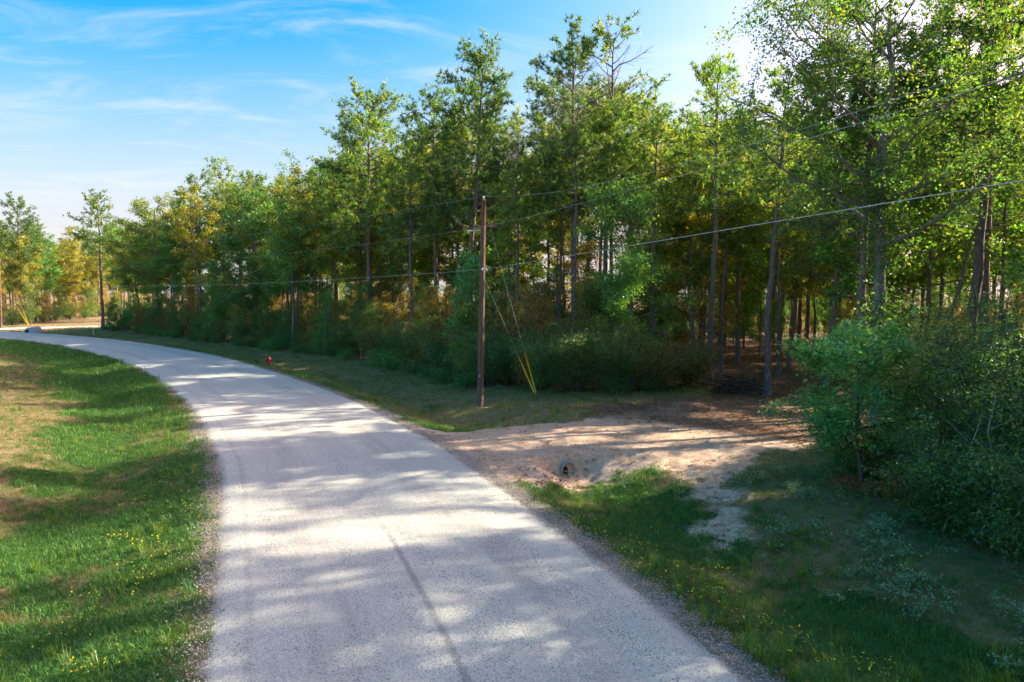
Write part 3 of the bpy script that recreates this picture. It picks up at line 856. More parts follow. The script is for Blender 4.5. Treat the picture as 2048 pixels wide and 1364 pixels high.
hero_broad(18, 1300, 232, 49, "golden yellow hickory glowing in the sun behind the green maple", "hickory_tree", spread=4.8, fork=0.32, r0=0.2, n1=20, pal=PAL_YELL + PAL_OLIVE, k=10, size=0.155, dens=1.1)
hero_broad(19, 1580, 262, 46, "yellow-green tree glowing behind the leaning pine in the opening", "sweetgum_tree", spread=3.9, fork=0.3, r0=0.17, n1=18, pal=PAL_YELL + PAL_LIME, k=8, size=0.18)
hero_broad(20, 1262, 330, 39.5, "bright green maple arching over the dark shrubs left of the opening", "maple_tree", spread=4.0, fork=0.2, r0=0.13, n1=20, pal=PAL_LIME + PAL_GREEN, k=11, size=0.13, dens=1.15)
hero_broad(21, 1775, -140, 26.5, "big forked sweetgum wrapped in vines, its limbs crossing the upper right sky", "sweetgum_tree", spread=7.6, fork=0.42, r0=0.3, n1=20, pal=PAL_LIME + PAL_GREEN + PAL_OLIVE, k=10, size=0.115, open_=0.25, ivy=(0.08, 0.62, 900, 0.28), up=0.6)
hero_broad(22, 935, 470, 42.5, "bluish green vine-draped small tree directly left of the utility pole", "vine_covered_tree", spread=1.5, fork=0.1, r0=0.13, n1=22, pal=PAL_TEAL + PAL_GREEN, k=8, size=0.13, dens=1.3)
hero_broad(23, 1655, 210, 38, "dark trunked oak with a fork at the right side of the driveway opening", "oak_tree", spread=3.2, fork=0.45, r0=0.19, n1=16, pal=PAL_OLIVE + PAL_GREEN, k=7, size=0.17)
hero_broad(24, 1868, 150, 33, "slender leaning grey tree between the sweetgum and the paired pine trunks", spread=3.4, fork=0.5, r0=0.13, n1=14, pal=PAL_OLIVE + PAL_LIME, lean=(2.6, 0), k=6, size=0.16, open_=0.2)

# sumac-like small tree and right-hand thicket
pr = grow_broad(30, 4.3, spread=2.1, fork=0.22, r0=0.06, n1=17, pal=PAL_TEAL, k=16, size=0.115, dens=1.3, up=0.45, flat=1.0, rad=0.17, mat=M_DARKTWIG)
gx0, gy0 = at(1735, 18.6), 18.6
plant(pr, "sumac_tree", "bright bluish green layered sumac at the corner of the right thicket", "small tree", gx0, gy0, 1.0, 0.4)

RNG = np.random.default_rng(77)
# ---- prototypes for the rest of the wood
P_PINE = [grow_pine(100 + i, 23 + (i % 4), 0.5 + 0.05 * (i % 3), 4.0 + 0.3 * (i % 2), 0.19 + 0.02 * (i % 3), 1.0, PAL_PINE + PAL_PINEY if i % 3 else PAL_PINEY + PAL_OLIVE, (RNG.uniform(-.6, .6), 0), 40) for i in range(6)]  # yellowed palettes put the glow of backlit crowns into the needle colour
P_BROAD = [grow_broad(120 + i, 15 + 1.2 * i, spread=3.6, fork=0.36, r0=0.15, n1=17, pal=[PAL_LIME + PAL_OLIVE, PAL_OLIVE + PAL_YELL[3:], PAL_YELL + PAL_OLIVE, PAL_LIME, PAL_OLIVE + PAL_YELL][i], k=7, size=0.22) for i in range(5)]  # light palettes here also carry the wood's inner glow as leaf colour
P_THINP = [grow_pine(180 + i, 23 + i, 0.5, 3.8, 0.2, 0.62, PAL_PINE, (0.3, 0), 32) for i in range(2)]  # sparse crowns for unseen trees, letting some sun leak onto the road
P_THINB = [grow_broad(190 + i, 16 + 2 * i, spread=3.6, fork=0.36, r0=0.15, n1=15, pal=PAL_GREEN + PAL_LIME, k=6, size=0.18, open_=0.32) for i in range(2)]
P_UNDER = [grow_broad(140 + i, 7.5 + 0.5 * i, spread=2.2, fork=0.12, r0=0.07, n1=17, pal=[PAL_RUST, PAL_GREEN, PAL_OLIVE, PAL_RUST + PAL_YELL, PAL_DARK, PAL_LIME][i], k=8, size=0.17) for i in range(6)]
P_SHRUB = [grow_shrub(160 + i, 3.4 + 0.3 * i, 3.6, [PAL_DARK, PAL_DARK + PAL_OLIVE, PAL_GREEN + PAL_DARK, PAL_OLIVE + PAL_RUST][i], size=0.1) for i in range(4)]
P_LOW = [grow_shrub(170 + i, 1.3, 1.7, [PAL_LIME, PAL_GREEN, PAL_OLIVE][i], stems=9, size=0.09, n2=9) for i in range(3)]

placed = []
def free(x, y, d):
    return all((x - a) ** 2 + (y - b) ** 2 > (d + c) ** 2 / 4 for a, b, c in placed)
for o in list(COL.objects):
    if o.type == 'EMPTY':
        placed.append((o.location.x, o.location.y, 3.0))
EDL, EDS = resample(EDGE, 0.5)
def wood_depth(P):
    sd = poly_sd(P, WOOD_POLY)
    return sd
def col_u(x, y):
    return 1024 + F * x / y if y > 1 else 9999
# scatter candidates
cand = np.column_stack([RNG.uniform(-75, 62, 16000), RNG.uniform(-8, 125, 16000)])
sd = wood_depth(cand)
n_p = n_b = n_u = 0
for (x, y), q in zip(cand, sd):
    u = col_u(x, y)
    infr = u < 2110
    if not infr and (x > 50 or y < 4 or y > 62 or RNG.random() < 0.3):
        continue
    lim = 25 if u < 1000 else (30 if u < 1380 else (85 if u < 1690 else 46))
    if q < 1.0 or q > lim or y > 99 + 0.33 * (x + 75):
        continue
    opening = 1405 < u < 1660
    r = RNG.random()
    if infr and u > 1690 and y < 33:
        continue
    rz = RNG.uniform(0, 6.28)
    if r < 0.36:
        if q < 2.0 or not free(x, y, 3.5) or n_p > 180:
            continue
        if not infr:
            lab, grp = "pine in the wood beyond the right edge of the view", "pines beyond the right edge"
        elif opening:
            lab, grp = "dark pine trunk standing deep in the shaded opening behind the brush pile", "trunks inside the opening"
        else:
            lab, grp = "pine standing back inside the wood behind the edge trees", "pines inside the wood"
        plant(P_PINE[n_p % 6] if infr else P_THINP[n_p % 2], "pine_tree", lab, "tree", x, y, fit(P_PINE[n_p % 6], u, y, RNG.uniform(0.8, 1.05)), rz, grp); n_p += 1
        placed.append((x, y, 2.9))
    elif r < 0.70:
        if not free(x, y, 3.2) or n_b > 200 or (opening and y < 46) or (680 < u < 1400 and q < 6):
            continue
        k = int(RNG.integers(0, 5))
        if u < 1380 and q > lim * 0.5 and k in (0, 1):
            k = (2, 4)[k]  # yellow kinds toward the back paint the golden backlight into the leaves
        if u > 1690 and infr and k in (2, 4):
            k = (3, 0)[k // 4]
        if not infr:
            lab, grp = "broadleaf tree in the wood beyond the right edge of the view", "broadleaf trees beyond the right edge"
        elif k in (2, 4):
            lab, grp = "yellowing broadleaf tree lit from behind inside the wood", "yellowing trees inside the wood"
        else:
            lab, grp = "green broadleaf tree inside the wood behind the edge trees", "green trees inside the wood"
        plant(P_BROAD[k] if infr else P_THINB[k % 2], "broadleaf_tree", lab, "tree", x, y, fit(P_BROAD[k], u, y, RNG.uniform(0.75, 1.15)), rz, grp); n_b += 1
        placed.append((x, y, 2.9))
    else:
        if (opening and y < 57) or not free(x, y, 2.3) or n_u > 190 or (680 < u < 1400 and q < 9 and RNG.random() < 0.6) or (u > 1640 and y < 24 and infr):
            continue
        if 560 < u < 1120:
            k = [0, 3, 0, 2, 3, 4][RNG.integers(0, 6)]
        else:
            k = RNG.integers(0, 6)
        kind_ = {0: "rusty brown", 1: "green", 2: "olive green", 3: "yellow-brown", 4: "dark green", 5: "bright green"}[int(k)]
        where = "beyond the right edge of the view" if not infr else ("among the trunks left of the opening" if u < 1405 else "among the trunks right of the opening")
        plant(P_UNDER[k], "understory_tree", f"{kind_} leafed understory tree {where}", "small tree", x, y, RNG.uniform(0.5, 0.95), rz, f"{kind_} understory trees {where}"); n_u += 1
        placed.append((x, y, 2.0))

# ---- sunlit leafy back of the wood, seen between the trunks
EDL2, EDS2 = resample(EDGE[:9], 0.5)
q = 4.0
while q < EDS2[-1]:
    i_ = int(q / 0.5); t_ = unit(EDL2[min(i_ + 1, len(EDL2) - 1)] - EDL2[i_]); nrm = np.array([-t_[1], t_[0]])
    dep = RNG.uniform(17, 26); pos = EDL2[i_] + nrm * dep
    q += RNG.uniform(1.0, 1.9)
    if not free(pos[0], pos[1], 1.2) or pos[1] > 99 + 0.33 * (pos[0] + 75):
        continue
    k = int((3, 2, 3, 5, 0)[RNG.integers(0, 5)])
    kind_ = {0: "rusty brown", 2: "olive green", 3: "yellow-brown", 5: "bright green"}[k]
    plant(P_UNDER[k], "understory_tree", f"{kind_} leafed understory tree at the sunlit back of the wood", "small tree", pos[0], pos[1], RNG.uniform(0.8, 1.3), q, f"{kind_} understory trees at the back of the wood")

# ---- more wood, unseen beyond the right edge, added to shade the road
off = []
for i in range(6000):
    x, y = RNG.uniform(13, 50), RNG.uniform(3, 34)
    if col_u(x, y) < 2150 or any((x - a) ** 2 + (y - b) ** 2 < 14 for a, b in off) or not free(x, y, 2.2):
        continue
    off.append((x, y))
    if len(off) > 52:
        break
    if len(off) % 2:
        plant(P_THINP[len(off) // 2 % 2], "pine_tree", "pine in the wood beyond the right edge of the view", "tree", x, y, RNG.uniform(0.75, 1.0), i, "pines beyond the right edge")
    else:
        plant(P_THINB[len(off) // 2 % 2], "broadleaf_tree", "broadleaf tree in the wood beyond the right edge of the view", "tree", x, y, RNG.uniform(0.75, 1.1), i, "broadleaf trees beyond the right edge")

for i, (x, y) in enumerate(((19, 14), (23, 17.5), (27.5, 15.5), (22, 12), (31, 19.5), (26, 21.5), (35, 17), (18.5, 10.5), (30, 12.5))):  # extra unseen trees, added where sun still reached the near road
    plant((P_THINP if i % 2 else P_THINB)[i // 2 % 2], "pine_tree" if i % 2 else "broadleaf_tree", ("pine" if i % 2 else "broadleaf tree") + " in the wood beyond the right edge of the view", "tree", x, y, 0.85 + 0.03 * i, i * 1.3,
          "pines beyond the right edge" if i % 2 else "broadleaf trees beyond the right edge")

# ---- far sunlit wood across the side road
far = []
for i in range(4000):
    x, y = RNG.uniform(-150, -78), RNG.uniform(110, 190)
    u = col_u(x, y)
    if u > 330 or u < -60 or x > -83 - 0.12 * (y - 109) or any((x - a) ** 2 + (y - b) ** 2 < 12 for a, b in far):
        continue
    far.append((x, y))
    k = len(far)
    if k > 95:
        break
    if k % 4 == 0:
        plant(P_PINE[k % 6], "pine_tree", "sunlit pine in the far wood across the side road", "tree", x, y, fit(P_PINE[k % 6], u, y, 0.95), k, "far sunlit pines", cull=False)
    else:
        kb = (2, 3, 4, 2)[k % 4]  # yellow kinds brighten the far crowns: sunlight put into leaf colour
        plant(P_BROAD[kb], "broadleaf_tree", "sunlit broadleaf tree in the far wood across the side road", "tree", x, y, fit(P_BROAD[kb], u, y, RNG.uniform(0.6, 1.05)), k, "far sunlit broadleaf trees", cull=False)
for i, (x, y) in enumerate(((-74, 129), (-70, 126), (-66, 124), (-69.5, 132), (-62, 125), (-77, 136))):
    kb = (3, 2, 4)[i % 3]; u = col_u(x, y)
    plant(P_BROAD[kb], "broadleaf_tree", "sunlit broadleaf tree behind the side road", "tree", x, y, fit(P_BROAD[kb], u, y, 1.0), i, "far sunlit broadleaf trees", cull=False)
k = 0
spots = [(-81 - 0.12 * (y - 109) + RNG.uniform(-1, 1) - 2.2 * row, y + RNG.uniform(-.7, .7)) for row in range(2) for y in np.arange(113, 168, 2.6)]
spots += [(x, 113 + RNG.uniform(0, 2)) for x in np.arange(-100, -82, 2.3)]
for xx, y in spots:
    pr_ = P_UNDER[(3, 2, 5, 3)[k % 4]] if k % 2 else P_SHRUB[(2, 3)[k % 2]]
    plant(pr_, "roadside_bush", "yellow-green sunlit bush along the far side of the side road", "bush", xx, y, RNG.uniform(0.5, 0.9), k, "far sunlit bushes", "stems", "foliage", cull=False)
    k += 1

# ---- shrubs along the foot of the wood
k = 0
s_ = 0
for row, (off, step) in enumerate(((0.9, 1.9), (2.7, 2.4))):
    q = 0.0
    while q < 140:
        p = np.array([np.interp(q, EDS, EDL[:, 0]), np.interp(q, EDS, EDL[:, 1])])
        p2 = np.array([np.interp(q + 0.5, EDS, EDL[:, 0]), np.interp(q + 0.5, EDS, EDL[:, 1])])
        t_ = unit(p2 - p); nrm = np.array([-t_[1], t_[0]])
        if p[0] > 9.0 and p[1] > 22:
            break
        pos = p + nrm * (off + RNG.uniform(-0.4, 0.4))
        u = col_u(*pos)
        if 1050 < u < 1420:
            q += step; continue
        s0 = RNG.uniform(0.5, 1.05) * (1.0 if row == 0 else 1.3)
        if RNG.random() < 0.42:
            ku = int(RNG.integers(0, 6)); cn = ['rusty brown', 'green', 'olive green', 'yellow-brown', 'dark green', 'bright green'][ku]
            plant(P_UNDER[ku], 'understory_tree', 'young tree at the foot of the wood', 'small tree', pos[0], pos[1], RNG.uniform(0.4, 0.75), RNG.uniform(0, 6.28), cn + ' understory saplings at the edge', 'trunk', 'crown')
            q += step * 0.7; continue
        plant(P_SHRUB[k % 4], "edge_shrub", "dark green shrub in the hedge-like row at the foot of the wood", "shrub", pos[0], pos[1], s0, RNG.uniform(0, 6.28), "shrubs at the foot of the wood", "stems", "foliage")
        k += 1
        q += step * RNG.uniform(0.8, 1.25)
q = 2.0
while q < 118:
    p = np.array([np.interp(q, EDS, EDL[:, 0]), np.interp(q, EDS, EDL[:, 1])])
    u = col_u(*p)
    if p[0] > 9:
        break
    if RNG.random() < 0.75:
        plant(P_LOW[int(RNG.integers(0, 3))], "low_bush", "low leafy bush fringing the grass in front of the woodland shrubs", "bush", p[0] - 0.5 + RNG.uniform(-.4, .4), p[1] - 0.5, RNG.uniform(0.6, 1.05), RNG.uniform(0, 6), "low bushes fringing the wood", "stems", "foliage")
    q += RNG.uniform(1.2, 2.6)
big = [(1090, 36.8, 4.1, 4.0, "leftmost large dark shrub of the clump by the yellow guy guards"), (1160, 36.4, 4.3, 4.4, "large dark feathery shrub, second of the clump right of the guy guards"),
       (1235, 36.0, 4.1, 4.4, "large dark shrub in the middle of the clump under the bright maple"), (1310, 36.2, 3.9, 4.2, "large dark shrub under the bright maple toward the opening"),
       (1375, 37.4, 3.2, 3.0, "smaller brownish shrub at the left corner of the driveway opening")]
for i, (u, Y, H, W_, lab) in enumerate(big):
    pr = grow_shrub(200 + i, H, W_, [PAL_DARK, PAL_DARK + PAL_OLIVE, PAL_DARK + PAL_GREEN, PAL_DARK + PAL_RUST, PAL_RUST + PAL_DARK][i], stems=14, n2=18, size=0.095, k=8)
    plant(pr, "large_shrub", lab, "shrub", at(u, Y), Y, 1.0, 0, None, "stems", "foliage")
thick = [(1895, 20.6, 5.2, 4.4, "tall dark shrub just right of the sumac"), (1935, 17.4, 5.4, 4.4, "tall dark shrub in the middle of the right thicket"),
         (2040, 15.8, 5.2, 4.4, "tall dark shrub at the right edge of the view"), (1800, 23.5, 5.6, 4.6, "tall dark shrub behind the sumac"),
         (1930, 22, 6.0, 4.8, "tall dark shrub standing at the back of the right thicket"), (2060, 20, 6.2, 4.6, "tall dark shrub behind the one at the right edge"),
         (1880, 15.4, 2.6, 3.0, "low dark shrub at the front foot of the right thicket"), (1985, 13.9, 2.5, 2.8, "low dark shrub at the grass edge on the far right"),
         (1690, 19.6, 1.6, 2.0, "low green shrub under the sumac beside the driveway"), (2090, 13.2, 3.2, 3.0, "dark shrub cut off by the right edge of the view")]
for i, (u, Y, H, W_, lab) in enumerate(thick):
    pr = grow_shrub(220 + i, H, W_, PAL_DARK + (PAL_GREEN if i % 3 == 0 else []), stems=15, n2=19, size=0.085, k=9, rad=0.15)
    plant(pr, "thicket_shrub", lab, "shrub", at(u, Y) + 0.6, Y, 1.0, 0, "shrubs of the right thicket", "stems", "foliage")

# ---- bare pale saplings in front of the shrubs
def sapling(u, Y, H, label, seed, lean=0.3):
    rng = np.random.default_rng(seed)
    x = at(u, Y); m = MB()
    p = np.array([0, 0, -0.1]); pts = [p]
    for i in range(7):
        p = p + np.array([lean * 0.16 + rng.normal() * 0.06, rng.normal() * 0.05, H / 7]); pts.append(p)
    m.tube(pts, np.linspace(0.032, 0.008, 8), 5)
    e = link("bare_sapling", None, loc=(x, Y, tz(x, Y)), label=label, category="sapling", group="bare pale saplings")
    m.build("stem", M_TWIG, e)
    for i in range(5):
        b = np.array(pts[3 + i % 4]); a = rng.uniform(0, 6.28)
        t2 = b + np.array([math.cos(a), math.sin(a), 0.8]) * rng.uniform(0.3, 0.7)
        MB().tube([b, (b + t2) / 2 + rng.normal(size=3) * 0.04, t2], [0.012, 0.009, 0.004], 4).build("twig", M_TWIG, e)
sapling(648, 57.5, 4.4, "pale crooked bare sapling before the dark shrubs left of the lone pine", 1, -0.1)
sapling(1905, 15.2, 2.9, "thin pale bare stem leaning in the right thicket, left of two", 2, 0.5)
sapling(1962, 15.0, 3.4, "thin pale bare stem leaning in the right thicket, right of two", 3, 0.4)

# ------------------------------------------------------------------ utility poles, lines, guys
def utility_pole(x, y, H, label, rz, lean=0.0):
    z = tz(x, y)
    e = link("utility_pole", None, loc=(x, y, z), label=label, category="utility pole", group="wooden utility poles")
    t = np.linspace(0, 1, 9)
    pts = np.stack([lean * t, 0 * t, -0.3 + (H + 0.3) * t], 1)
    MB().tube(pts, np.interp(t, [0, 1], [0.165, 0.115]), 16).build("shaft", M_POLE, e)
    MB().tube([(lean, 0, H - 0.01), (lean, 0, H + 0.05)], [0.118, 0.06], 12).build("pole_cap", M_POLE, e)
    # top pin insulator
    ins = MB().tube([(lean, 0, H + 0.04), (lean, 0, H + 0.1), (lean, 0, H + 0.11), (lean, 0, H + 0.16), (lean, 0, H + 0.17), (lean, 0, H + 0.2)], [0.02, 0.025, 0.06, 0.055, 0.035, 0.03], 10)
    ins.build("insulator", M_GALV, e)
    d = np.array([math.cos(rz), math.sin(rz), 0])
    b = np.array([lean * 0.86, 0, H * 0.86]); tip = b + d * 0.75 + np.array([0, 0, -0.06])
    br = MB().tube([b, tip], [0.035, 0.03], 8).build("standoff_bracket", M_GALV, e)
    MB().tube([tip + np.array([0, 0, -0.06]), tip + np.array([0, 0, 0.06])], [0.05, 0.05], 8).build("insulator", M_GALV, br)
    c = np.array([lean * 0.67, -0.14, H * 0.67])
    MB().box(c, (0.06, 0.12, 0.16)).build("cable_clamp", M_GALV, e, sm=False)
    MB().box((0, -0.172, 1.6), (0.06, 0.008, 0.09)).build("number_tag", M_WHITEP, e, sm=False)
    return e, z
pA = G(960, 805, 0.0); pB = G(2, 655, 0.0); pC = np.array([12.0, -10.0])
HA, HB = 10.1, 11.8
eA, zA = utility_pole(pA[0], pA[1], HA, "tall brown wooden utility pole standing alone on the grass at centre", math.pi * 0.95, 0.2)
eB, zB = utility_pole(pB[0], pB[1], HB, "sunlit wooden utility pole at the far left edge beyond the bend", math.pi * 0.7, 0.3)
eC, zC = utility_pole(pC[0], pC[1], HA, "wooden utility pole behind the viewpoint on the right roadside", math.pi, 0.0)
dA = np.array([math.cos(math.pi * .95), math.sin(math.pi * .95)]) * 0.75
dB = np.array([math.cos(math.pi * .7), math.sin(math.pi * .7)]) * 0.75
att = [  # per line: points on pole B, A, C
    [(pB[0] + .3, pB[1], zB + HB + .2), (pA[0] + .2, pA[1], zA + HA + .2), (pC[0], pC[1], zC + HA + .2)],
    [(pB[0] + .26 + dB[0], pB[1] + dB[1], zB + HB * .86), (pA[0] + .17 + dA[0], pA[1] + dA[1], zA + HA * .86), (pC[0] - .75, pC[1], zC + HA * .86)],
    [(pB[0] + .2, pB[1] - .2, zB + HB * .67), (pA[0] + .134, pA[1] - .2, zA + HA * .67), (pC[0], pC[1] - .2, zC + HA * .75)]]
sags = [(1.3, 1.62), (1.3, 0.42), (1.1, 0.04)]
rads = [0.0035, 0.0035, 0.0075]
labs = ["topmost thin overhead wire", "middle thin overhead wire carried on the standoff bracket", "lowest and thickest overhead cable"]
def span(a, b, sag, n=28):
    t = np.linspace(0, 1, n)[:, None]
    p = np.array(a) + (np.array(b) - np.array(a)) * t
    p[:, 2] -= 4 * sag * (t * (1 - t))[:, 0]
    return p
for i in range(3):
    pts = np.vstack([span(att[i][0], att[i][1], sags[i][0], 40), span(att[i][1], att[i][2], sags[i][1], 40)[1:]])
    o = MB().tube(pts, rads[i], 6).build("overhead_wire", M_WIRE if i < 2 else M_CABLE)
    o['label'] = labs[i] + " passing the utility pole"; o['category'] = "wire"; o['group'] = "overhead wires"
def guy(p0, p1, glen, label, grp):
    p0, p1 = np.array(p0, float), np.array(p1, float)
    e = link("guy_wire", None, loc=tuple(p1), label=label, category="guy wire", group=grp)
    d = unit(p0 - p1); L = np.linalg.norm(p0 - p1)
    MB().tube([d * 0.1, d * L * 0.5, d * L], 0.0055, 6).build("strand", M_WIRE, e)
    MB().tube([d * 0.22, d * (0.22 + glen)], 0.036, 10).build("yellow_guard", M_YELLOW, e)
    MB().tube([-d * 0.25, d * 0.3], 0.02, 6).build("anchor_rod", M_GALV, e)
def anchor(u, v):
    g = G(u, v); return g[0], g[1], tz(g[0], g[1])
ax, ay, az_ = anchor(1072, 795)
guy((pA[0] + .2, pA[1] + .1, zA + HA * .985), (ax + .05, ay + .05, az_), 2.15, "guy wire from the pole's top with upright yellow guard, centre pole", "guy wires of the centre pole")
guy((pA[0] + .13, pA[1] + .1, zA + HA * .65), (ax, ay, az_), 2.15, "lower guy wire with slanting yellow guard, centre pole", "guy wires of the centre pole")
bx_, by_, bz_ = anchor(57, 652)
guy((pB[0] + .28, pB[1], zB + HB * .98), (bx_ + .05, by_ + .05, bz_), 2.6, "upper guy wire with yellow guard beside the far left pole", "guy wires of the far pole")
guy((pB[0] + .2, pB[1], zB + HB * .64), (bx_, by_, bz_), 2.6, "lower guy wire with yellow guard beside the far left pole", "guy wires of the far pole")
sp = G(962, 807)
o = MB().box((0, 0, 0), (0.62, 0.07, 0.03), 0.2).build("wood_splinter", M_SPLINT, None, False, loc=(sp[0] + .05, sp[1] - .12, tz(*sp) + 0.06), label="long split piece of fresh wood lying at the pole's foot", category="wood scrap")
o.rotation_euler = (0, 0.06, 0)

# ------------------------------------------------------------------ hydrant
def lathe(prof, sides=16):
    m = MB(); pr = np.array(prof, float)
    m.tube(np.column_stack([0 * pr[:, 0], 0 * pr[:, 0], pr[:, 1]]), pr[:, 0], sides)
    return m
hx, hy = G(538, 727)
he = link("fire_hydrant", None, loc=(hx, hy, tz(hx, hy) - 0.02), rz=0.5, label="small dark red fire hydrant standing on the far grass verge", category="fire hydrant")
lathe([(0.17, 0), (0.17, 0.05), (0.12, 0.06), (0.11, 0.2), (0.16, 0.21), (0.16, 0.26), (0.115, 0.27), (0.115, 0.62)]).build("barrel", M_RED, he)
bn = lathe([(0.155, 0.62), (0.155, 0.67), (0.13, 0.68), (0.115, 0.76), (0.07, 0.82), (0.03, 0.84)]).build("bonnet", M_RED, he)
lathe([(0.03, 0.84), (0.03, 0.9)], 6).build("operating_nut", M_RED, bn)
for dvec, r, l in (((1, 0), 0.06, 0.2), ((-1, 0), 0.06, 0.2), ((0, -1), 0.085, 0.22)):
    d3 = np.array([dvec[0], dvec[1], 0]); c3 = np.array([0, 0, 0.5])
    nz = MB().tube([c3 + d3 * 0.09, c3 + d3 * l * 0.8], r * 0.85, 10).build("nozzle", M_RED, he)
    MB().tube([c3 + d3 * (l * 0.8 - .02), c3 + d3 * l], [r * 1.12, r], 8).build("nozzle_cap", M_RED, nz)

# ------------------------------------------------------------------ culvert under the driveway
cu = MOUTH
tdir = np.array([MDIR[0], MDIR[1], 0])
ce = link("culvert_pipe", None, loc=(cu[0], cu[1], -0.44), label="grey concrete culvert pipe poking out of the bare driveway bank", category="pipe")
def ring_pipe(ro, ri, L, d, sides=28):
    m = MB()
    a = np.cross(d, [0, 0, 1]); a = unit(a); b = np.cross(a, d)
    th = np.arange(sides) * 2 * math.pi / sides
    dirs = np.cos(th)[:, None] * a + np.sin(th)[:, None] * b
    rings = np.concatenate([dirs * ri + d * L, dirs * ri, dirs * ro, dirs * ro + d * L])
    f = []
    for r in range(3):
        for j in range(sides):
            k_ = (j + 1) % sides
            f.append([r * sides + j, r * sides + k_, (r + 1) * sides + k_, (r + 1) * sides + j])
    return m.quads(rings, f)
pm = ring_pipe(0.265, 0.215, 4.6, tdir)
pm.v[0] = pm.v[0] - np.array(tdir) * 0.08
pm.build("pipe_wall", M_PIPE, ce)
th = np.linspace(-2.2, -0.94, 7)
a_ = unit(np.cross(tdir, [0, 0, 1])); sv = []
for L in (-0.06, 4.2):
    for t_ in th:
        sv.append(a_ * math.cos(t_) * 0.21 + np.array([0, 0, 1]) * math.sin(t_) * 0.19 + tdir * L)
MB().quads(sv, [[i, i + 1, i + 8, i + 7] for i in range(6)]).build("silt_bed", M_PIPEIN, ce)
# far headwall
fx, fy = G(58, 665)
fe = link("culvert_headwall", None, loc=(fx, fy, tz(fx, fy) - 0.1), rz=-0.6, label="pale sloping concrete culvert end by the far road junction", category="headwall")
hv = []
sec = [(-1.35, 0.0), (-1.15, 0.62), (-0.4, 0.78), (0.5, 0.85), (1.2, 0.72), (1.45, 0.12)]
for y_ in (0, 1.0):
    for X_, Z_ in sec:
        hv.append((X_, y_, Z_ + (0.1 if y_ else 0)))
    for X_, Z_ in sec:
        hv.append((X_, y_ - (0.35 if y_ == 0 else 0), -0.3))
n6 = 6
ff = []
for i in range(5):
    ff += [[i, i + 1, 12 + i + 1, 12 + i], [6 + i, 6 + i + 1, i + 1, i], [12 + i, 12 + i + 1, 18 + i + 1, 18 + i]]
ff += [[0, 12, 18, 6], [5, 11, 23, 17]]
MB().quads(hv, ff).build("concrete_apron", M_CONC, fe, False)
M_HOLE_SHADE = simple_mat("pipe_mouth_painted_shade", (0.03, 0.026, 0.022), (0.05, 0.045, 0.04), 8, 0.95)  # near-black colour paints the shade inside the far pipe mouth
hp = ring_pipe(0.3, 0.23, 0.9, np.array([0, 1.0, 0])); hp.v[0] = hp.v[0] + np.array([0.15, -0.42, 0.2]); hp.build("pipe_mouth", M_HOLE_SHADE, fe)
MB().tube([(0.15, -0.2, 0.2), (0.15, -0.16, 0.2)], 0.25, 14).build("pipe_bore", M_HOLE_SHADE, fe)  # solid disc closing the pipe, coloured as the dark within
# marker post
mx_, my_ = G(187, 668)
me_ = link("marker_post", None, loc=(mx_, my_, tz(mx_, my_)), label="short white marker post on the grass before the far trees", category="post")
MB().tube([(0.05, 0, -0.2), (-0.05, 0, 0.98)], 0.065, 10).build("post", M_WHITEP, me_)
MB().tube([(-0.05, 0, 0.98), (-0.055, 0, 1.03)], [0.075, 0.06], 10).build("cap", M_WHITEP, me_)

# ------------------------------------------------------------------ brush pile in the opening
bx0, by0 = G(1476, 784)
be = link("brush_pile", None, loc=(bx0, by0, tz(bx0, by0)), label="low dark pile of cut branches lying in the shaded opening", category="brush pile")
rb = np.random.default_rng(9)
for i in range(70):
    L = rb.uniform(0.8, 2.3); a = rb.normal(0, 0.7); c = np.array([rb.normal(0, 0.55), rb.normal(0, 0.4), 0])
    c[2] = 0.08 + rb.random() * 0.75 * max(0, 1 - (c[0] / 1.5) ** 2)
    d = np.array([math.cos(a), math.sin(a), rb.normal(0, 0.16)])
    p = [c - d * L / 2, c + rb.normal(0, 0.07, 3), c + d * L / 2]
    for q_ in p:
        q_[2] = max(q_[2], 0.02)
    MB().tube(p, np.array([1, 0.8, 0.45]) * rb.uniform(0.015, 0.05), 5).build("branch", M_BRUSH, be)

# ------------------------------------------------------------------ turf: grass, weeds, flowers (uncountable)
TUFTS = {}
def tuft_mesh(name, seed, n, h, spread, width, pal, bend=0.5, seg=2):
    rng = np.random.default_rng(seed)
    base = rng.standard_normal((n, 2)) * spread
    a = rng.uniform(0, 6.28, n); L = h * rng.uniform(0.5, 1.25, n); bd = bend * rng.uniform(0.3, 1.3, n)
    d = np.stack([np.cos(a), np.sin(a)], 1); sd = np.stack([-np.sin(a), np.cos(a)], 1) * width * 0.5
    z0 = np.zeros((n, 1)) - 0.01
    P0 = np.concatenate([base, z0], 1)
    P1 = np.concatenate([base + d * (L * bd * 0.3)[:, None], (L * 0.62)[:, None]], 1)
    P2 = np.concatenate([base + d * (L * bd)[:, None], (L * (1 - 0.35 * bd))[:, None]], 1)
    S = np.concatenate([sd, np.zeros((n, 1))], 1)
    v = np.stack([P0 - S, P0 + S, P1 + S * 0.8, P1 - S * 0.8, P2], 1).reshape(-1, 3)
    i = np.arange(n)[:, None] * 5
    tri = np.concatenate([np.concatenate([i, i + 1, i + 2], 1), np.concatenate([i, i + 2, i + 3], 1), np.concatenate([i + 3, i + 2, i + 4], 1)], 0)
    me = mesh_from(name, v, tri, 3, M_GRASS)
    c = shade_cols(rng, n, pal, 0.2)
    put_attr(me, 'leafcol', np.concatenate([np.tile(c, (3, 1)), np.ones((3 * n, 1))], 1), 'FACE', 'FLOAT_COLOR')
    return me
G_GREEN = [(0.046, 0.128, 0.026), (0.058, 0.142, 0.028), (0.036, 0.108, 0.030)]
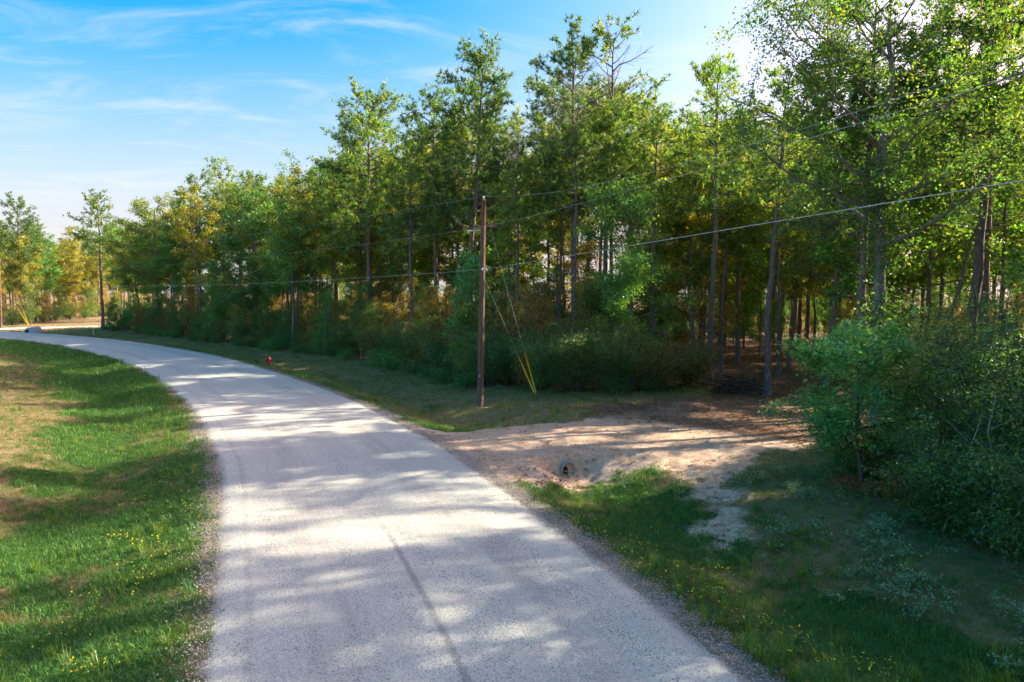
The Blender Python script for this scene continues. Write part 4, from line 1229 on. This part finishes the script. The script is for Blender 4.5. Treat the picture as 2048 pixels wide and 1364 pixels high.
G_FRESH = [(0.085, 0.165, 0.026), (0.11, 0.18, 0.028)]
G_DRY = [(0.20, 0.155, 0.075), (0.15, 0.118, 0.055), (0.10, 0.115, 0.042)]
G_MIX = G_GREEN + G_DRY[2:]
def collection_of(name, meshes):
    c = bpy.data.collections.new(name)
    for i, m in enumerate(meshes):
        o = bpy.data.objects.new(f"{name}_{i:02d}", m)
        c.objects.link(o)
    return c
def scatter(name, label, cat, meshes, P, variant, scale, rng):
    """one uncountable object: tufts set on points"""
    n = len(P)
    me = bpy.data.meshes.new(name)
    me.vertices.add(n); me.vertices.foreach_set('co', np.ascontiguousarray(P, dtype=np.float32).ravel())
    a = me.attributes.new('variant', 'INT', 'POINT'); a.data.foreach_set('value', np.asarray(variant, dtype=np.int32))
    put_attr(me, 'sc', scale)
    rot = np.stack([rng.normal(0, 0.1, n), rng.normal(0, 0.1, n), rng.uniform(0, 6.28, n)], 1)
    put_attr(me, 'rot', rot, 'POINT', 'FLOAT_VECTOR')
    me.update()
    o = link(name, me, kind='stuff', label=label, category=cat)
    ng = bpy.data.node_groups.new(name + "_scatter", 'GeometryNodeTree')
    ng.interface.new_socket("Geometry", in_out='INPUT', socket_type='NodeSocketGeometry')
    ng.interface.new_socket("Geometry", in_out='OUTPUT', socket_type='NodeSocketGeometry')
    N = ng.nodes.new
    gi, go = N('NodeGroupInput'), N('NodeGroupOutput')
    m2p = N('GeometryNodeMeshToPoints')
    iop = N('GeometryNodeInstanceOnPoints')
    cinf = N('GeometryNodeCollectionInfo')
    cinf.inputs['Collection'].default_value = collection_of(name + "_tufts", meshes)
    cinf.inputs['Separate Children'].default_value = True
    cinf.inputs['Reset Children'].default_value = True
    def na(nm, typ):
        q = N('GeometryNodeInputNamedAttribute'); q.data_type = typ; q.inputs['Name'].default_value = nm
        return [s for s in q.outputs if s.enabled and s.name == 'Attribute'][0]
    Lk = ng.links.new
    Lk(gi.outputs[0], m2p.inputs['Mesh']); Lk(m2p.outputs[0], iop.inputs['Points'])
    Lk(cinf.outputs[0], iop.inputs['Instance'])
    iop.inputs['Pick Instance'].default_value = True
    Lk(na('variant', 'INT'), iop.inputs['Instance Index'])
    Lk(na('rot', 'FLOAT_VECTOR'), iop.inputs['Rotation'])
    Lk(na('sc', 'FLOAT'), iop.inputs['Scale'])
    Lk(iop.outputs[0], go.inputs[0])
    md = o.modifiers.new("scatter", 'NODES'); md.node_group = ng
    return o
def sample_ground(n, rng, dmax=120, dmin=7.5, power=1.0):
    """points on the turf, denser near the viewpoint, with their cover masks"""
    t = rng.random(n)
    r = dmin * (dmax / dmin) ** (t ** power)
    u = rng.uniform(-60, 2110, n)
    P = np.stack([(u - 1024) / F * r, r], 1)
    d = line_dist(P, ROAD, RT)[2]
    ssd, lsd, wsd = poly_sd(P, SOIL_POLY), poly_sd(P, LITTER_POLY), poly_sd(P, WOOD_POLY)
    soil, sho, lit, dry = masks(P, d, ssd, lsd, wsd)
    ds = line_dist(P, SIDE)[0]
    ok = (np.abs(d) > HW - 0.16 + 0.14 * vnoise(P[:, 0] * 2, P[:, 1] * 2, 8)) & (ds > 3.0)
    return P, d, soil, sho, lit, dry, ok, r
from_grid = None
def ground_z(P):
    """height of the built sheet, by interpolation on its grid"""
    i = np.clip(np.searchsorted(gx, P[:, 0]) - 1, 0, nx - 2); j = np.clip(np.searchsorted(gy, P[:, 1]) - 1, 0, ny - 2)
    fx_ = (P[:, 0] - gx[i]) / (gx[i + 1] - gx[i]); fy_ = (P[:, 1] - gy[j]) / (gy[j + 1] - gy[j])
    Zg = GZ.reshape(ny, nx)
    return (Zg[j, i] * (1 - fx_) + Zg[j, i + 1] * fx_) * (1 - fy_) + (Zg[j + 1, i] * (1 - fx_) + Zg[j + 1, i + 1] * fx_) * fy_
rg = np.random.default_rng(41)
P, d, soil, sho, lit, dry, ok, r = sample_ground(230000, rg, 110, 7.5, 0.92)
dens = (1 - soil) ** 2 * (1 - 0.85 * sho) * (1 - 0.88 * lit) * (1 - 0.15 * dry)
keep = ok & (rg.random(len(P)) < dens)
P, d, dry, r, sho = P[keep], d[keep], dry[keep], r[keep], sho[keep]
lush = fbm(P[:, 0] * 0.8, P[:, 1] * 0.8, 91)
var = np.zeros(len(P), int)
rr = rg.random(len(P))
var = np.where(rr < 0.55, rg.integers(0, 3, len(P)), np.where(rr < 0.8, rg.integers(3, 5, len(P)), rg.integers(5, 7, len(P))))
var = np.where((rg.random(len(P)) < dry * 0.75) | (rg.random(len(P)) < sho * .7), rg.integers(7, 10, len(P)), var)
scl = rg.uniform(0.55, 1.2, len(P)) * (1 + 1.7 * smooth(14, 60, r)) * (0.65 + 0.8 * lush) * (1 - 0.35 * dry)
g_m = [tuft_mesh("turf_tuft", 300 + i, 15, 0.11, 0.07, 0.0085, G_GREEN, 0.8) for i in range(3)] + \
      [tuft_mesh("fresh_tuft", 310 + i, 15, 0.12, 0.07, 0.009, G_FRESH + G_GREEN, 0.8) for i in range(2)] + \
      [tuft_mesh("mixed_tuft", 320 + i, 15, 0.10, 0.08, 0.008, G_MIX, 0.9) for i in range(2)] + \
      [tuft_mesh("dry_tuft", 330 + i, 14, 0.09, 0.09, 0.007, G_DRY, 1.0) for i in range(3)]
scatter("verge_grass", "short green and straw coloured grass covering both road verges", "grass", g_m, np.column_stack([P, ground_z(P)]), var, scl, rg)
# tall clumps
P, d, soil, sho, lit, dry, ok, r = sample_ground(5200, rg, 45, 7.5)
cl = fbm(P[:, 0] * 0.35, P[:, 1] * 0.35, 55)
near_edge = np.exp(-((np.abs(d) - 4.6) / 1.3) ** 2)
keep = ok & (soil < 0.25) & (lit < 0.4) & (sho < 0.6) & (rg.random(len(P)) < 0.10 + 0.5 * near_edge * smooth(0.4, 0.6, cl) + 0.3 * smooth(0.55, 0.7, cl))
P, r = P[keep], r[keep]
t_m = [tuft_mesh("tall_tuft", 350 + i, 34, 0.34, 0.05, 0.010, [G_GREEN, G_FRESH, G_FRESH + G_DRY[2:]][i], 0.75) for i in range(3)]
scatter("tall_grass", "taller arching grass clumps along the road edges", "grass", t_m, np.column_stack([P, ground_z(P)]), rg.integers(0, 3, len(P)), rg.uniform(0.5, 1.15, len(P)), rg)
# broad-leaved pale weeds
def weed_mesh(name, seed, n, h, size, pal, flower=None):
    rng = np.random.default_rng(seed)
    C = np.column_stack([rng.standard_normal((n, 2)) * 0.10, rng.uniform(0.03, h, n)])
    V, FC = leaves(rng, C, shade_cols(rng, n, pal, 0.2), size, 3, 0.03, 1.0, 0.5)
    if flower:
        m = flower[0]
        Cf = np.column_stack([rng.standard_normal((m, 2)) * 0.11, rng.uniform(h * 0.9, h * 1.35, m)])
        V2, F2 = leaves(rng, Cf, shade_cols(rng, m, flower[1], 0.1), flower[2], 3, 0.012, 1.3, 0.9)
        V = np.concatenate([V, V2]); FC = np.concatenate([FC, F2])
    v = V.reshape(-1, 3)
    me = mesh_from(name, v, np.arange(len(v)), 4, M_GRASS)
    put_attr(me, 'leafcol', np.concatenate([FC.reshape(-1, 3), np.ones((len(v) // 4, 1))], 1), 'FACE', 'FLOAT_COLOR')
    return me
P, d, soil, sho, lit, dry, ok, r = sample_ground(9000, rg, 45, 8.0)
keep = ok & (d > 7.0) & (soil < 0.3) & (lit < 0.75) & (rg.random(len(P)) < 0.75 * smooth(0.42, 0.6, fbm(P[:, 0] * 0.9, P[:, 1] * 0.9, 66)) * smooth(6.5, 10, d))
P = P[keep]
w_m = [weed_mesh("pale_weed", 370 + i, 22, 0.28, 0.065, PAL_WEED if i else PAL_WEED + PAL_GREEN) for i in range(3)]
scatter("verge_weeds", "pale grey-green broadleaf weeds on the bank below the right thicket", "weeds", w_m, np.column_stack([P, ground_z(P)]), rg.integers(0, 3, len(P)), rg.uniform(0.5, 1.2, len(P)), rg)
# yellow flowers in drifts
pts = []
for u, v, n, su, sv_ in ((1220, 1085, 14, 50, 18), (1265, 1110, 10, 25, 14), (1340, 1150, 8, 25, 12), (1440, 1150, 12, 40, 12), (1420, 1210, 12, 30, 14), (1530, 1255, 14, 40, 18), (1590, 1265, 8, 30, 14),
                         (1660, 1300, 10, 60, 16), (1740, 1310, 10, 50, 20), (1770, 1350, 8, 30, 8), (1820, 1145, 6, 30, 8), (330, 1000, 14, 40, 25), (250, 1015, 5, 10, 6), (320, 1100, 12, 20, 14), (240, 1090, 5, 10, 8),
                         (300, 1160, 14, 40, 18), (355, 1040, 8, 20, 14), (130, 1265, 8, 30, 16), (340, 945, 6, 25, 8), (210, 1200, 6, 40, 14), (170, 1355, 6, 30, 5)):
    for _ in range((n + 1) // 2):
        pts.append(G(u + rg.normal() * su, v + rg.normal() * sv_, -0.2))
P = np.array(pts); dd_ = line_dist(P, ROAD, RT)[2]; P = P[np.abs(dd_) > HW + 0.3]
YF = [(0.75, 0.48, 0.01), (0.8, 0.55, 0.015)]
f_m = [weed_mesh("yellow_flower", 390 + i, 9, 0.22, 0.05, PAL_GREEN + PAL_LIME, (4 + i, YF, 0.024)) for i in range(3)]
scatter("wildflowers", "small yellow wildflowers scattered in the verge grass", "flowers", f_m, np.column_stack([P, ground_z(P)]), rg.integers(0, 3, len(P)), rg.uniform(0.7, 1.2, len(P)), rg)
# leaf litter, twigs and stones lying on the bare ground
def litter_mesh(name, seed, n, size, pal):
    rng = np.random.default_rng(seed)
    C = np.column_stack([rng.standard_normal((n, 2)) * 0.22, np.full(n, 0.012)])
    V, FC = leaves(rng, C, shade_cols(rng, n, pal, 0.3), size, 2, 0.05, 2.2, 0.4)
    V[..., 2] = np.abs(V[..., 2]) * 0.5
    v = V.reshape(-1, 3)
    me = mesh_from(name, v, np.arange(len(v)), 4, M_GRASS)
    put_attr(me, 'leafcol', np.concatenate([FC.reshape(-1, 3), np.ones((len(v) // 4, 1))], 1), 'FACE', 'FLOAT_COLOR')
    return me
P, d, soil, sho, lit, dry, ok, r = sample_ground(26000, rg, 75, 12.0)
keep = ok & (rg.random(len(P)) < np.maximum(lit * 0.9, 0.10 * soil))
P = P[keep]
PAL_LIT = [(0.17, 0.10, 0.055), (0.11, 0.065, 0.04), (0.24, 0.155, 0.09), (0.07, 0.045, 0.03)]
l_m = [litter_mesh("dead_leaves", 400 + i, 14, 0.10, PAL_LIT) for i in range(3)]
scatter("leaf_litter", "brown dead leaves and needles strewn over the forest floor", "leaf litter", l_m, np.column_stack([P, ground_z(P)]), rg.integers(0, 3, len(P)), rg.uniform(0.6, 1.4, len(P)), rg)
# clods of raw soil on the culvert bank
def clod_mesh(name, seed):
    rng = np.random.default_rng(seed)
    v = np.array([[-1, -1, -.6], [1, -1, -.6], [1, 1, -.6], [-1, 1, -.6], [-1, -1, .6], [1, -1, .6], [1, 1, .6], [-1, 1, .6]]) * 0.03
    v = v * rng.uniform(0.5, 1.3, v.shape)
    return mesh_from(name, v, np.array([[0, 3, 2, 1], [4, 5, 6, 7], [0, 1, 5, 4], [1, 2, 6, 5], [2, 3, 7, 6], [3, 0, 4, 7]]), 4, M_CLOD)
M_CLOD = simple_mat("red_clay_clod", (0.34, 0.20, 0.14), (0.55, 0.37, 0.27), 12, 0.95)
P, d, soil, sho, lit, dry, ok, r = sample_ground(14000, rg, 34, 15.0)
dd_, _, _ = line_dist(P, DRIVE)
keep = ok & (soil > 0.5) & (rg.random(len(P)) < 0.03 + 0.3 * smooth(1.9, 2.8, dd_) * (d > 4.5) * (P[:, 0] < 4.5))
P = P[keep]
scatter("soil_clods", "lumps of reddish clay on the bare bank around the culvert pipe", "soil", [clod_mesh("clod", 420 + i) for i in range(4)], np.column_stack([P, ground_z(P)]), rg.integers(0, 4, len(P)), rg.uniform(0.4, 1.7, len(P)), rg)
M_CHIP = simple_mat("pale_limestone_chip", (0.34, 0.31, 0.28), (0.62, 0.58, 0.53), 20, 0.9)
def chip_mesh(name, seed, n=12):
    rng = np.random.default_rng(seed); m = MB()
    for _ in range(n):
        s = rng.uniform(0.008, 0.02); c = np.array([*(rng.standard_normal(2) * 0.16), s * 0.5])
        m.box(c, np.array([1, 0.8, 0.7]) * s * rng.uniform(0.7, 1.4, 3), rng.uniform(0, 3))
    return m.mesh(name, M_CHIP, False)
t_ = np.random.default_rng(8)
sI = t_.integers(50, 160, 5200); sgn = np.where(t_.random(5200) < 0.5, -1, 1)
P = ROAD[sI] + RT[sI] * t_.uniform(-0.2, 0.2, (5200, 1)) + RN[sI] * (sgn * (HW + 0.12 + np.abs(t_.normal(0, 0.16, 5200)) * np.where(t_.random(5200) < 0.25, -0.6, 1)))[:, None]
P = P[P[:, 1] > 7]
dr = np.abs(line_dist(P, ROAD, RT)[2])
zc_ = np.where(dr < HW - 0.3, 0.05 * (1 - (dr / HW) ** 2) + 0.001, np.where(dr < HW + 0.1, 0.004, ground_z(P)))
scatter("gravel_spill", "loose pale stone chips spilled along both edges of the road", "gravel", [chip_mesh("chips", 600 + i) for i in range(4)], np.column_stack([P, zc_]), t_.integers(0, 4, len(P)), t_.uniform(0.7, 1.3, len(P)), t_)
# rust-brown dead ferns at the thicket's foot
for i, (u, v, s, lab) in enumerate(((1812, 1012, 1.0, "largest rusty dead fern at the foot of the right thicket"), (1948, 1062, 0.8, "rusty dead fern nearest the right edge of the view"),
                                    (1688, 992, 0.6, "small rusty dead fern below the sumac"), (1905, 1030, 0.7, "rusty dead fern between the largest one and the right edge"), (1745, 1000, 0.55, "small rusty dead fern between the sumac and the largest fern"))):
    x, y = G(u, v)
    x += 0.25; y += 0.3
    pr = grow_shrub(500 + i, 0.85, 0.9, [(0.22, 0.085, 0.035), (0.17, 0.07, 0.03), (0.27, 0.12, 0.05)], stems=9, n2=8, size=0.06, k=5, rad=0.08)
    plant(pr, "dead_fern", lab, "fern", x, y, s, i, "dead ferns at the thicket's foot", "stems", "foliage")
# ------------------------------------------------------------------ say which one: place each repeat by its neighbours
MARKS = [(3, "far utility pole"), (45, "ragged far pine"), (120, "far road junction"), (187, "white marker post"), (205, "lone far pine"), (320, "open crowned oak"), (402, "slim dark pine"), (515, "dense dark tree"), (606, "sparse snag tree"), (745, "broad pale pine"), (872, "grey-trunked pine"),
         (962, "utility pole"), (1070, "yellow guy guards"), (1170, "two tallest pines"), (1300, "golden hickory"), (1425, "thin-crowned pine"), (1545, "slender leaning pine"), (1655, "forked oak"),
         (1772, "vine-wrapped sweetgum"), (1868, "leaning grey tree"), (1950, "paired pine trunks")]
ORD = ["front one", "second from front", "third from front", "fourth from front", "fifth from front", "sixth from front", "seventh from front", "eighth from front", "ninth from front", "tenth from front"]
KINDS = {"pines inside the wood": "woodland pine", "trunks inside the opening": "dark pine trunk in the opening", "yellowing trees inside the wood": "yellowing woodland tree",
         "green trees inside the wood": "green broadleaf woodland tree", "shrubs at the foot of the wood": "dark shrub at the wood's foot", "low bushes fringing the wood": "low bush fringing the grass",
         "far sunlit pines": "sunlit far pine", "far sunlit broadleaf trees": "sunlit far broadleaf tree", "far sunlit bushes": "sunlit roadside bush"}
buckets = {}
for o in COL.objects:
    g = o.get('group')
    if o.type != 'EMPTY' or not g or o.parent:
        continue
    if g in KINDS:
        kd = KINDS[g]
    elif "understory" in g and "beyond" not in g:
        kd = g.split(" understory")[0] + (" edge sapling" if "saplings" in g else " understory tree")
    else:
        continue
    u = col_u(o.location.x, o.location.y)
    mu, mn = min(MARKS, key=lambda m: abs(m[0] - u))
    rel = "in line with" if abs(u - mu) < 14 else ("left of" if u < mu else "right of")
    buckets.setdefault(f"{kd} {rel} the {mn}", []).append((o.location.y, o))
for lab, items in buckets.items():
    items.sort(key=lambda t_: t_[0])
    for i, (_, o) in enumerate(items):
        o['label'] = lab if len(items) == 1 else (f"{lab}, {ORD[i]}" if i < 10 else f"{lab}, far back")
print("culled trees", N_CULL, "pines", n_p, "broad", n_b, "under", n_u, "tris", sum(len(m.polygons) for m in bpy.data.meshes))
